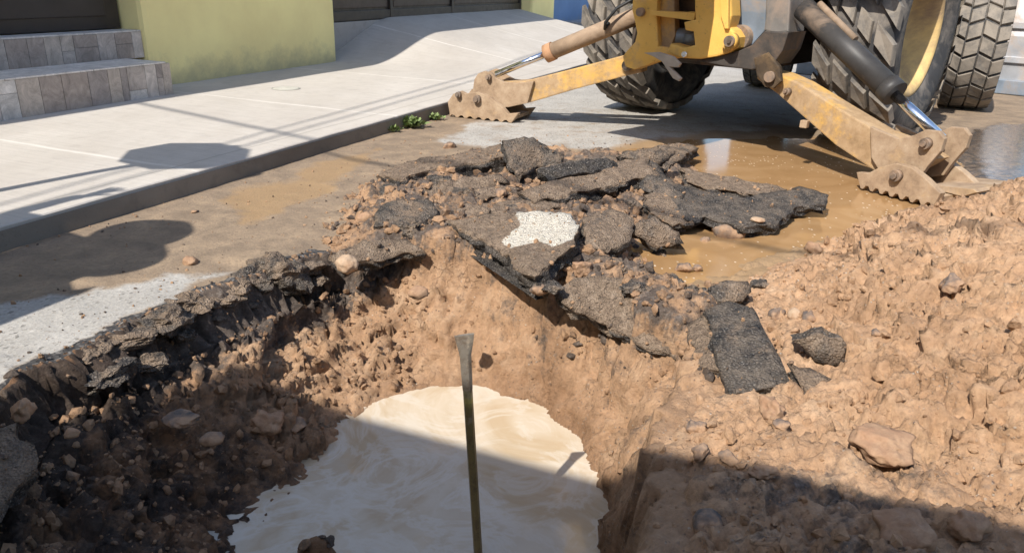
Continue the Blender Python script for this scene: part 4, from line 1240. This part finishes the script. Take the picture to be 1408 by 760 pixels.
stone('pale brown rock in the shaded left corner of the pit', 30, 566, 36, 'clay', 16)
stone('orange brown pebble in the shade by the left corner', 98, 598, 22, 'clay', 17)
stone('dark angular stone sitting on top of the clay heap', 1308, 394, 34, 'dark', 18)
stone('dark stone in the near slope, left of a pair', 955, 590, 32, 'dark', 19)
stone('grey stone in the near slope above the shadow edge', 962, 625, 34, 'grey', 20)
stone('grey stone right of the near slope pair', 1000, 632, 28, 'grey', 21)
stone('tan stone flattened into the near slope', 1048, 648, 36, 'clay', 22, flat=.6, sink=.6)
stone('orange clay chunk below the square dark slab', 1062, 570, 46, 'clay', 23, angular=.7)
stone('dark pebble tucked under the orange clay chunk', 1074, 584, 22, 'dark', 24)
stone('dark round stone in the shade at the bottom right of the pit', 972, 722, 44, 'dark', 25, angular=.3)
stone('big clay block in the shade at the lower right', 1235, 735, 76, 'clay', 26, angular=.8)
stone('second clay block in shade right of the big one', 1330, 728, 60, 'clay', 27, angular=.8)
stone('long clay block on the sunny slope above the shadow', 1210, 612, 80, 'clay', 28, flat=.6, angular=.9)
stone('red brown crumb on the road left of the pit', 262, 362, 22, 'clay', 29)
stone('dark crumb on the muddy road near the kerb', 268, 292, 10, 'dark', 30)
stone('grey lump on the heap left of the small puddle', 845, 350, 36, 'dark', 31)
stone('brown lump under the jagged slab', 800, 372, 34, 'clay', 32)
stone('dark lump beside the mud splashed slab', 820, 318, 40, 'dark', 33)
stone('grey lump between painted slab and sagging slab', 742, 400, 28, 'dark', 34)
stone('clay block at the top edge of the clay heap', 1120, 345, 30, 'clay', 35)
stone('pale pebble lying on the large dark slab', 1042, 303, 20, 'tan', 36, .058, flat=.5, angular=.1)
stone('small dark stone on the slope of the clay heap', 1205, 460, 16, 'dark', 37)
stone('small dark stone high on the clay heap', 1190, 340, 22, 'dark', 38)
stone('dark lump at the left foot of the rubble', 500, 305, 30, 'clay', 39)
stone('clay lump below the thin slab on edge', 690, 268, 26, 'dark', 40)

def lump(label, px, py, wpx, seed, tall=.8, z=None, mud=.2, group=None, name='asphalt_chunk', cat='asphalt chunk', dz=0.0):
    g0 = G(px, py, 0 if z is None else z)
    if z is None:
        for _ in range(6): g0 = G(px, py, surf_z(g0[0], g0[1]))
    dist = math.sqrt(g0[0] ** 2 + g0[1] ** 2 + (CAM_H - g0[2]) ** 2)
    r_ = wpx / FOC * dist / 2
    v, f_ = rock_shape(seed, 4, .95, .40)
    v = v + np.stack([fbm(v[:, 0] * 1.0 + v[:, 2] + seed, v[:, 1] - v[:, 2], .35, 3, 900 + q_) for q_ in range(3)], 1) * .07
    v = rotz(v, seed * 2.1) * r_ * np.array([1, 1, tall])
    mu = mud + .35 * np.clip(v[:, 2] / r_, -1, 1)
    o = mesh_np(name, v, f_, M_ASPH, None, False, dict(mud=mu, side=mu * 0, paint=mu * 0))
    o.location = (g0[0], g0[1], g0[2] + dz)
    return tag(o, label, cat, group)
rl = random.Random(5)
ORD = ['first', 'second', 'third', 'fourth', 'fifth', 'sixth', 'seventh']
RIML = ['%s black asphalt lump of the upper rim row counted from the left pit corner' % o_ for o_ in ORD[:5]] + ['%s lower black lump under the left pit corner, counted from the right' % o_ for o_ in ('second', 'first', 'third')] + \
       ['%s lump of the far left rim row, counted from the brown crumbling part' % o_ for o_ in ORD] + ['%s small lump below the far left rim, counted from the left' % o_ for o_ in ORD[:5]]
for k, (a_, b_, w_) in enumerate([(98, 492, 70), (128, 480, 78), (165, 466, 92), (198, 452, 76), (232, 438, 84), (150, 512, 66), (205, 498, 58), (110, 528, 60), (262, 418, 66), (290, 406, 80), (322, 396, 64), (352, 386, 74), (386, 376, 92), (420, 364, 84), (446, 354, 60), (250, 462, 40), (300, 432, 40), (340, 418, 40), (400, 398, 44), (440, 384, 40)]):
    lump(RIML[k], a_, b_, w_, 700 + k, rl.uniform(.45, .8), z=-.020 - rl.uniform(0, .02) if k < 5 or 8 <= k < 15 else -.070 - rl.uniform(0, .03), mud=.62 if 8 <= k < 11 else rl.uniform(.2, .5), group='asphalt lumps in the left pit rim')
for k, (a_, b_, w_, lb) in enumerate([(560, 318, 50, 'earthy asphalt lump under the blocky black slab'), (640, 270, 44, 'asphalt lump between the propped slab and the thin slab on edge'), (705, 288, 40, 'small asphalt lump just behind the white paint patch'), (770, 272, 46, 'asphalt lump under the front of the bridging slab'),
        (830, 268, 50, 'asphalt lump in the dark gap below the bridging slab'), (862, 285, 46, 'asphalt lump left of the mud splashed slab'), (842, 322, 44, 'asphalt lump below the jagged slab'), (905, 352, 30, 'asphalt lump at the left shore of the small puddle'),
        (660, 345, 40, 'earthy lump under the left side of the painted slab'), (760, 395, 40, 'dark lump under the painted slab tip'), (955, 405, 40, 'dark lump at the near shore of the small puddle'), (925, 388, 34, 'brown lump at the near shore of the small puddle'), (605, 250, 36, 'lump below the middle of the long thin slab'),
        (540, 262, 34, 'lump at the left end of the propped slab'), (870, 398, 40, 'lump on the upper edge of the sagging slab'), (1045, 392, 34, 'earthy lump right of the speckled concrete lump'), (1130, 470, 36, 'dark lump under the tilted dark slab'), (960, 255, 34, 'lump on the left end of the large dark slab')]):
    lump(lb, a_, b_, w_, 760 + k, .8, mud=.3, group='asphalt lumps in the rubble')

# uncountable clods and crumbs
M_CLOD = soil_material('clod_soil', .95, .3)
def scatter(name, label, cat, n, poly, sizes, mat, seed, sub, test, ash_rng, ntemp=9, angular=.8, sink=.35, moist_shade=.2, poly_pts=None):
    r_ = np.random.default_rng(seed)
    T = [rock_shape(seed * 50 + k, sub, angular, .42) for k in range(ntemp)]
    xs_, ys_ = [], []
    lo = np.array(poly).min(0); hi = np.array(poly).max(0)
    x = r_.uniform(lo[0], hi[0], n * 5); y = r_.uniform(lo[1], hi[1], n * 5)
    k = inside(x, y, poly)
    x, y = x[k], y[k]
    if test is None:
        x, y, z = poly_pts.T
    else:
        p_, g, sm, sp = surf_arr(x, y)
        k = test(x, y, p_[:, 2], g, sm, sp, r_)
        x, y, z = p_[k][:n].T
    VV, FF, AA = [], [], []
    b0 = 0
    for a, b, c in zip(x, y, z):
        v, f_ = T[r_.integers(ntemp)]
        s = sizes[0] * (sizes[1] / sizes[0]) ** (r_.random() ** 2.8)
        v = rnd_rot(v, r_) * s * r_.uniform(.75, 1.25, 3)
        VV.append(v + np.array([a, b, c + s * (.5 - sink)])); FF.append(f_ + b0); b0 += len(v)
        AA.append(np.full(len(v), r_.uniform(*ash_rng)))
    VV = np.concatenate(VV); FF = np.concatenate(FF); AA = np.concatenate(AA)
    return tag(mesh_np(name, VV, FF, mat, None, False, dict(ash_shade=AA, moist_shade=np.full(len(AA), moist_shade))), label, cat, kind='stuff')
PITREG = [(-1.5, .75), (-1.5, 2.6), (-.9, 3.6), (.7, 3.6), (.75, 1.6), (.3, .75)]
scatter('soil_clods', 'loose brown clods lying on the pit banks', 'soil', 3200, PITREG, (.003, .024), M_CLOD, 3, 1,
        lambda x, y, z, g, sm, sp, r_: (g['sr'] > .02) & (z > WATER_Z + .02) & (g['t'] < .85) & ((x < -.35) | (r_.random(x.shape) < .3)), (.0, .45), moist_shade=.35)
scatter('rubble_crumbs', 'crumbs of earth and asphalt among the broken slabs', 'rubble', 4500, PITREG, (.003, .030), M_CLOD, 4, 1,
        lambda x, y, z, g, sm, sp, r_: (g['sh'] > -.04) & (g['sr'] < .05), (.1, .75), moist_shade=.25)
scatter('heap_clods', 'loose clay clods on the spoil heap', 'soil', 8000, MOUND, (.003, .026), M_MOUND, 5, 1,
        lambda x, y, z, g, sm, sp, r_: (sm > .0) & (x < 2.6) & (g['sr'] < 0) & (r_.random(x.shape) < .25 + 1.1 * sstep(-.1, .5, fbm(x, y, .3, 3, 77))), (-.1, .34), moist_shade=.15, sink=.42)
scatter('road_crumbs', 'small crumbs of earth strewn over the road by the pit', 'rubble', 1500, [(-1.9, 1.3), (-1.75, 2.6), (-1.0, 4.6), (.6, 5.0), (1.4, 4.2), (.5, 2.4), (-.9, 1.3)], (.002, .011), M_CLOD, 6, 1,
        lambda x, y, z, g, sm, sp, r_: (g['sr'] < -.01) & (g['sh'] < .0) & (g['pd'] < 0) & (r_.random(x.shape) < np.exp(-np.clip(-np.maximum(g['sr'], g['sh']), 0, 2) / .38)), (.0, .8), moist_shade=.2)
scatter('gutter_grit', 'grit and crumbs of earth along the foot of the kerb', 'grit', 700, [W(1.0, -2.655)[:2], W(6.0, -2.655)[:2], W(6.0, -2.45)[:2], W(1.0, -2.45)[:2]], (.0015, .009), M_CLOD, 16, 1,
        lambda x, y, z, g, sm, sp, r_: (r_.random(x.shape) < np.exp(-np.abs(x * N[0] + y * N[1] + 2.655) / .06)), (.0, .6), moist_shade=.1)
scatter('near_clods', 'dark shaded clods along the near edge of the pit', 'soil', 110, [(-.52, 1.20), (-.50, 1.34), (-.29, 1.34), (-.27, 1.20)], (.005, .022), M_CLOD, 9, 2,
        lambda x, y, z, g, sm, sp, r_: z > -9, (.4, .9), moist_shade=.5, sink=.2)

scatter('rim_crumbs', 'black asphalt crumbs along the broken left rim of the pit', 'rubble', 900, PITREG, (.004, .030), M_CLOD, 12, 2,
        lambda x, y, z, g, sm, sp, r_: (np.abs(g['sr'] - .05) < .08) & (x < -.35) & (y > 1.4), (.1, .75), moist_shade=.3, sink=.4)

rt_ = np.random.default_rng(44)
tp = np.concatenate([T_[rt_.random(len(T_)) < (.14 + .28 * max(0, m_))] for T_, m_ in TOPS])
tp = tp + np.concatenate([rt_.normal(0, .006, (len(tp), 2)), np.zeros((len(tp), 1))], 1)
scatter('slab_crumbs', 'earth crumbs and grit lying on the broken slabs', 'rubble', len(tp), PITREG, (.002, .012), M_CLOD, 14, 1, None, (.0, .7), moist_shade=.15, sink=.3, poly_pts=tp)

# ================================================================== DIGGING BAR
bar = thing('digging_bar', 'steel digging bar with chisel tip standing upright in the milky water', 'digging bar', (-.038, 1.50, -.85))
ttop = Vector((-.062, -.02, 1.082))
t_ = NT('bar_steel', .42, .5)
sx = t_.n('SeparateXYZ'); t_.l(t_.co, sx.inputs[0])
bc = t_.ramp(t_.math('ADD', sx.outputs[2], t_.math('MULTIPLY', t_.math('SUBTRACT', t_.noise(22, 6, .7), .5), .03)), [(.0, (.26, .19, .07)), (.905, (.22, .16, .06)), (.918, (.55, .42, .12)), (.94, (.40, .33, .15)), (.955, (.21, .18, .145))])
bc = t_.mix(t_.ramp(t_.noise(36, 9, .8), [(.48, 0.0), (.62, .7)]), bc, (.11, .065, .035))
bc = t_.mix(t_.ramp(t_.noise(17, 8, .75), [(.55, 0.0), (.66, .65)]), bc, (.42, .34, .25))
M_BAR = t_.out(bc, .4, t_.bump(t_.noise(60, 8, .75), .4, .004), .15)
sh_ = MB().tube((0, 0, 0), ttop * .88, .0108, 8).build('shaft', M_BAR, bar)
for p_ in sh_.data.polygons: p_.use_smooth = False
hd = MB()
prev_ = None
for z_, wx, wy in ((.875, .0109, .0109), (.90, .0115, .011), (.955, .0125, .009), (.985, .019, .006), (1.0, .0215, .004)):
    c0 = ttop * z_
    rg_ = [hd.bm.verts.new((c0.x + sx_ * wx, c0.y + sy_ * wy, c0.z + (.004 * sx_ if z_ == 1.0 else 0))) for sx_, sy_ in ((-1, -.5), (-.5, -1), (.5, -1), (1, -.5), (1, .5), (.5, 1), (-.5, 1), (-1, .5))]
    if prev_:
        for i in range(8): hd.bm.faces.new([prev_[i], prev_[(i + 1) % 8], rg_[(i + 1) % 8], rg_[i]])
    prev_ = rg_
hd.bm.faces.new(prev_)
hd.build('chisel_tip', M_BAR, bar)

# ================================================================== WEEDS AT THE KERB
def weed(px, py, n, rad, label, seed):
    r_ = random.Random(seed)
    g0 = G(px, py, 0)
    w = thing('weed', label, 'weed', tuple(g0), 0, 'weeds growing along the kerb')
    V_, F_ = [], []
    for i in range(n):
        a = r_.uniform(0, 6.28); L = r_.uniform(.4, 1) * rad; x0, y0 = r_.gauss(0, rad * .55), r_.gauss(0, rad * .3)
        el = r_.uniform(.2, 1.2)
        d_ = Vector((math.cos(a) * math.cos(el), math.sin(a) * math.cos(el), math.sin(el)))
        sd_ = d_.cross(Vector((0, 0, 1))).normalized() * L * r_.uniform(.2, .38)
        p = Vector((x0, y0, r_.uniform(0, rad * .5)))
        b = len(V_)
        V_ += [tuple(p), tuple(p + d_ * L * .5 + sd_), tuple(p + d_ * L + Vector((0, 0, -.1 * L))), tuple(p + d_ * L * .5 - sd_)]
        F_.append([b, b + 1, b + 2, b + 3])
    mesh_np('leaves', V_, F_, plain('weed_leaf', (.17, .22, .08), .7, 0, .35, 30), w, False)
    st = MB()
    for i in range(6):
        a = r_.uniform(0, 6.28)
        st.tube((0, 0, -.005), (math.cos(a) * rad * .6, math.sin(a) * rad * .4, rad * .5), .0018, 5, .001)
    st.build('stems', plain('weed_stem', (.12, .16, .05), .7), w)
weed(562, 175, 220, .072, 'larger green weed clump growing at the kerb near the left foot', 1)
weed(598, 165, 90, .05, 'smaller weed tuft between the weed clump and the machine foot', 2)
weed(540, 181, 90, .045, 'low weed tuft at the near end of the weed clump', 3)

# ================================================================== THINGS BESIDE AND BEHIND THE VIEWER THAT CAST THE SHADOWS IN VIEW
CT = 1 / math.tan(SUN_EL)
SV = np.array([math.sin(SUN_AZ), math.cos(SUN_AZ)]) * CT       # shadow offset per metre of height
# added unseen house-shaped caster; its roof edge shades the near half of the pit
def shade_house(corner_shadow, Hh, L, label, mat, dirv):
    c0 = np.array(corner_shadow) - SV * Hh
    rz = math.atan2(dirv[1], dirv[0])
    o = thing('house', label, 'house', (c0[0], c0[1], 0), rz)
    MB().box((0, -6, -.1), (L, 0, Hh), .0).build('wall', mat, o)
    MB().box((.35, .002, 0), (1.3, .04, 2.1), .005).build('door', M_DOOR, o)
    for k in range(max(1, int(L / 3))):
        w = MB().box((2.0 + k * 2.6, .002, 1.0), (3.2 + k * 2.6, .03, 2.1), .004).build('window', M_DOOR2, o)
        MB().box((2.07 + k * 2.6, .0305, 1.07), (3.13 + k * 2.6, .034, 2.03)).build('pane', M_GLASS, w)
    return o
SHC = (-.93, 1.93)
shade_house(SHC, 2.9, 9.0, 'added cream house form, unseen behind the viewer, placed to shade the pit', M_WHITE, N)
c1 = np.array(SHC) - SV * 2.9
lw = thing('house', 'added lower cream wing, unseen behind the viewer, shaping the left shade edge', 'house', (c1[0], c1[1], 0), math.atan2(N[1], N[0]))  # added lower caster that steps the shade edge back at the left rim
MB().box((-2.2, -6, -.1), (-.003, -.02, 2.42)).build('wall', M_WHITE, lw)
MB().box((-2.2, -.018, 0), (-1.2, .015, 2.1), .005).build('door', M_DOOR, lw)

# traffic sign on the sidewalk, left of the view
so = np.array(G(255, 211, .1)[:2]) - SV * 2.05
sg = thing('traffic_sign', 'octagonal traffic sign on a steel post left of the view', 'sign', (so[0], so[1], .10), -SUN_AZ)
M_POST = plain('galvanised_post', (.45, .46, .47), .45, .7)
MB().tube((0, 0.03, 0), (0, 0.03, 2.32), .028, 16).build('post', M_POST, sg)
M_RED = plain('sign_red', (.5, .02, .02), .4)
oc = [(.33 * math.cos(R(22.5 + 45 * i)), 2.05 + .33 * math.sin(R(22.5 + 45 * i))) for i in range(8)]
MB().prism(oc, XZ, (-.004, .0), .0).build('plate', M_RED, sg)
oc2 = [(a * .94, 2.05 + (b - 2.05) * .94) for a, b in oc]

# worker standing left of the view (only the shadow is in the picture)
def person(label, loc, rz, hgt=1.70, arm=True):
    o = thing('person', label, 'person', loc, rz)
    def skin(name, verts, edges, radii, mat, root=0, sub=2):
        me = bpy.data.meshes.new(name)
        me.from_pydata(verts, edges, [])
        ob = bpy.data.objects.new(name, me); link(ob, o)
        ob.modifiers.new('skin', 'SKIN')
        for i, s in enumerate(me.skin_vertices[0].data):
            s.radius = radii[i] if isinstance(radii[i], tuple) else (radii[i], radii[i]); s.use_root = (i == root)
        ob.modifiers.new('sub', 'SUBSURF').levels = sub
        ob.modifiers['sub'].render_levels = sub
        dg = bpy.context.evaluated_depsgraph_get()
        m2 = bpy.data.meshes.new_from_object(ob.evaluated_get(dg))
        ob.modifiers.clear(); ob.data = m2
        m2.materials.clear(); m2.materials.append(mat)
        m2.polygons.foreach_set('use_smooth', [True] * len(m2.polygons))
        return ob
    k = hgt / 1.70
    V_ = [(0, 0, .93), (0, 0, 1.12), (0, .01, 1.32), (0, .0, 1.44), (0, .02, 1.52), (0, .03, 1.60), (0, .025, 1.66),
          (-.18, 0, 1.385), (-.33, .02, 1.36), (-.36, .04, 1.58), (-.355, .05, 1.66), (.18, 0, 1.385), (.25, -.02, 1.12), (.235, .04, .90), (.23, .06, .82),
          (-.10, 0, .86), (-.12, .01, .48), (-.12, -.02, .09), (-.13, .12, .04), (.10, 0, .86), (.12, .01, .48), (.12, -.02, .09), (.13, .12, .04)]
    if not arm: V_[8:11] = [(-.25, -.02, 1.12), (-.235, .04, .90), (-.23, .06, .82)]
    E_ = [(0, 1), (1, 2), (2, 3), (3, 4), (4, 5), (5, 6), (2, 7), (7, 8), (8, 9), (9, 10), (2, 11), (11, 12), (12, 13), (13, 14), (0, 15), (15, 16), (16, 17), (17, 18), (0, 19), (19, 20), (20, 21), (21, 22)]
    rad = [(.17, .12), (.17, .13), (.19, .13), .06, .07, .095, .07, .065, .05, .038, .035, .065, .05, .038, .035, .095, .065, .045, .04, .095, .065, .045, .04]
    skin('body', [(a * k, b * k, c * k) for a, b, c in V_], E_, rad, plain('work_clothes', (.08, .10, .16), .9, 0, .2, 8))
    for s in (-1, 1):
        hv = [(.23, .06, .82), (.23, .08, .77), (.21, .095, .72), (.21, .10, .68), (.225, .105, .715), (.225, .11, .67), (.24, .105, .715), (.242, .11, .675), (.255, .095, .725), (.257, .10, .69), (.205, .08, .79), (.19, .105, .76)]
        if s < 0 and not arm: hv = [(-a, b, c) for a, b, c in hv]
        elif s < 0: hv = [(-.355, .05, 1.66), (-.355, .055, 1.72), (-.325, .06, 1.77), (-.318, .065, 1.805), (-.345, .06, 1.78), (-.343, .065, 1.82), (-.365, .06, 1.778), (-.367, .065, 1.815), (-.385, .06, 1.768), (-.392, .065, 1.80), (-.325, .06, 1.69), (-.30, .07, 1.72)]
        he = [(0, 1), (1, 2), (2, 3), (1, 4), (4, 5), (1, 6), (6, 7), (1, 8), (8, 9), (0, 10), (10, 11)]
        skin('hand', [(a * k, b * k, c * k) for a, b, c in hv], he, [.024, .026] + [.010, .008] * 4 + [.011, .009], plain('skin', (.42, .25, .16), .6), 0, 2)
    MB().lathe([(1.60, .12), (1.598, .185), (1.604, .186), (1.612, .125), (1.66, .12), (1.71, .098), (1.735, .05), (1.74, .001)], (0, .025 * k, 0), (0, 0, 1), 28).build('hat', plain('hat_straw', (.3, .3, .32), .8), o)
    return o
hs = np.array(G(192, 322, 0)[:2]) - SV * 1.62
person('worker in dark clothes and brimmed hat standing left of the view, one arm raised', (hs[0], hs[1], 0), -SUN_AZ)

hs = np.array(G(128, 362, 0)[:2]) - SV * 1.56  # extra figure added to widen the shadow on the road
person('added second worker in dark clothes and hat, unseen, arms down, broadening the road shadow', (hs[0], hs[1], 0), -SUN_AZ, 1.64, False)

# overhead cables with their pole
def cable(label, A, B, sag, r=.012):
    o = bpy.data.objects.new
    A, B = Vector(A), Vector(B)
    c0 = thing('overhead_cable', label, 'cable', tuple(A), 0, 'overhead cables above the street')
    pts = [(B - A) * t - Vector((0, 0, sag * 4 * t * (1 - t))) for t in [i / 24 for i in range(25)]]
    MB().path(pts, r, 6).build('wire', M_HOSE, c0)
    return c0
def over(px, py, h, z=.1):
    g0 = G(px, py, z)[:2] - SV * (h - z)
    return np.array([g0[0], g0[1]])
a, b = over(178, 140, 5.0), over(430, 190, 5.0)
d_ = (b - a) / np.linalg.norm(b - a)
cable('thick cable crossing the street high above the sidewalk', (*(a - d_ * 3.0), 5.05), (*(b + d_ * 8), 5.05), .05, .016)
for k, (off, hh) in enumerate(((0.0, 5.6), (.16, 5.6))):
    a, b = over(0, 292 - k * 14, hh), over(560, 135 - k * 8, hh)
    d_ = (b - a) / np.linalg.norm(b - a)
    cable(['outer cable strung along the kerb high above the sidewalk', 'inner cable strung along the sidewalk high above the first'][k], (*(a - d_ * 8), hh), (*(b + d_ * 14), hh), .02, .011)
pl = thing('utility_pole', 'concrete utility pole beyond the left of the view carrying cables', 'pole', W(-7.2, -3.1, .0), RZ)
MB().tube((0, 0, 0), (0, 0, 7.2), .14, 20, .09).build('shaft', M_ROOFC, pl)
MB().box((-.6, -.04, 5.6), (.6, .04, 5.7), .01).build('crossarm', M_DOOR2, pl)
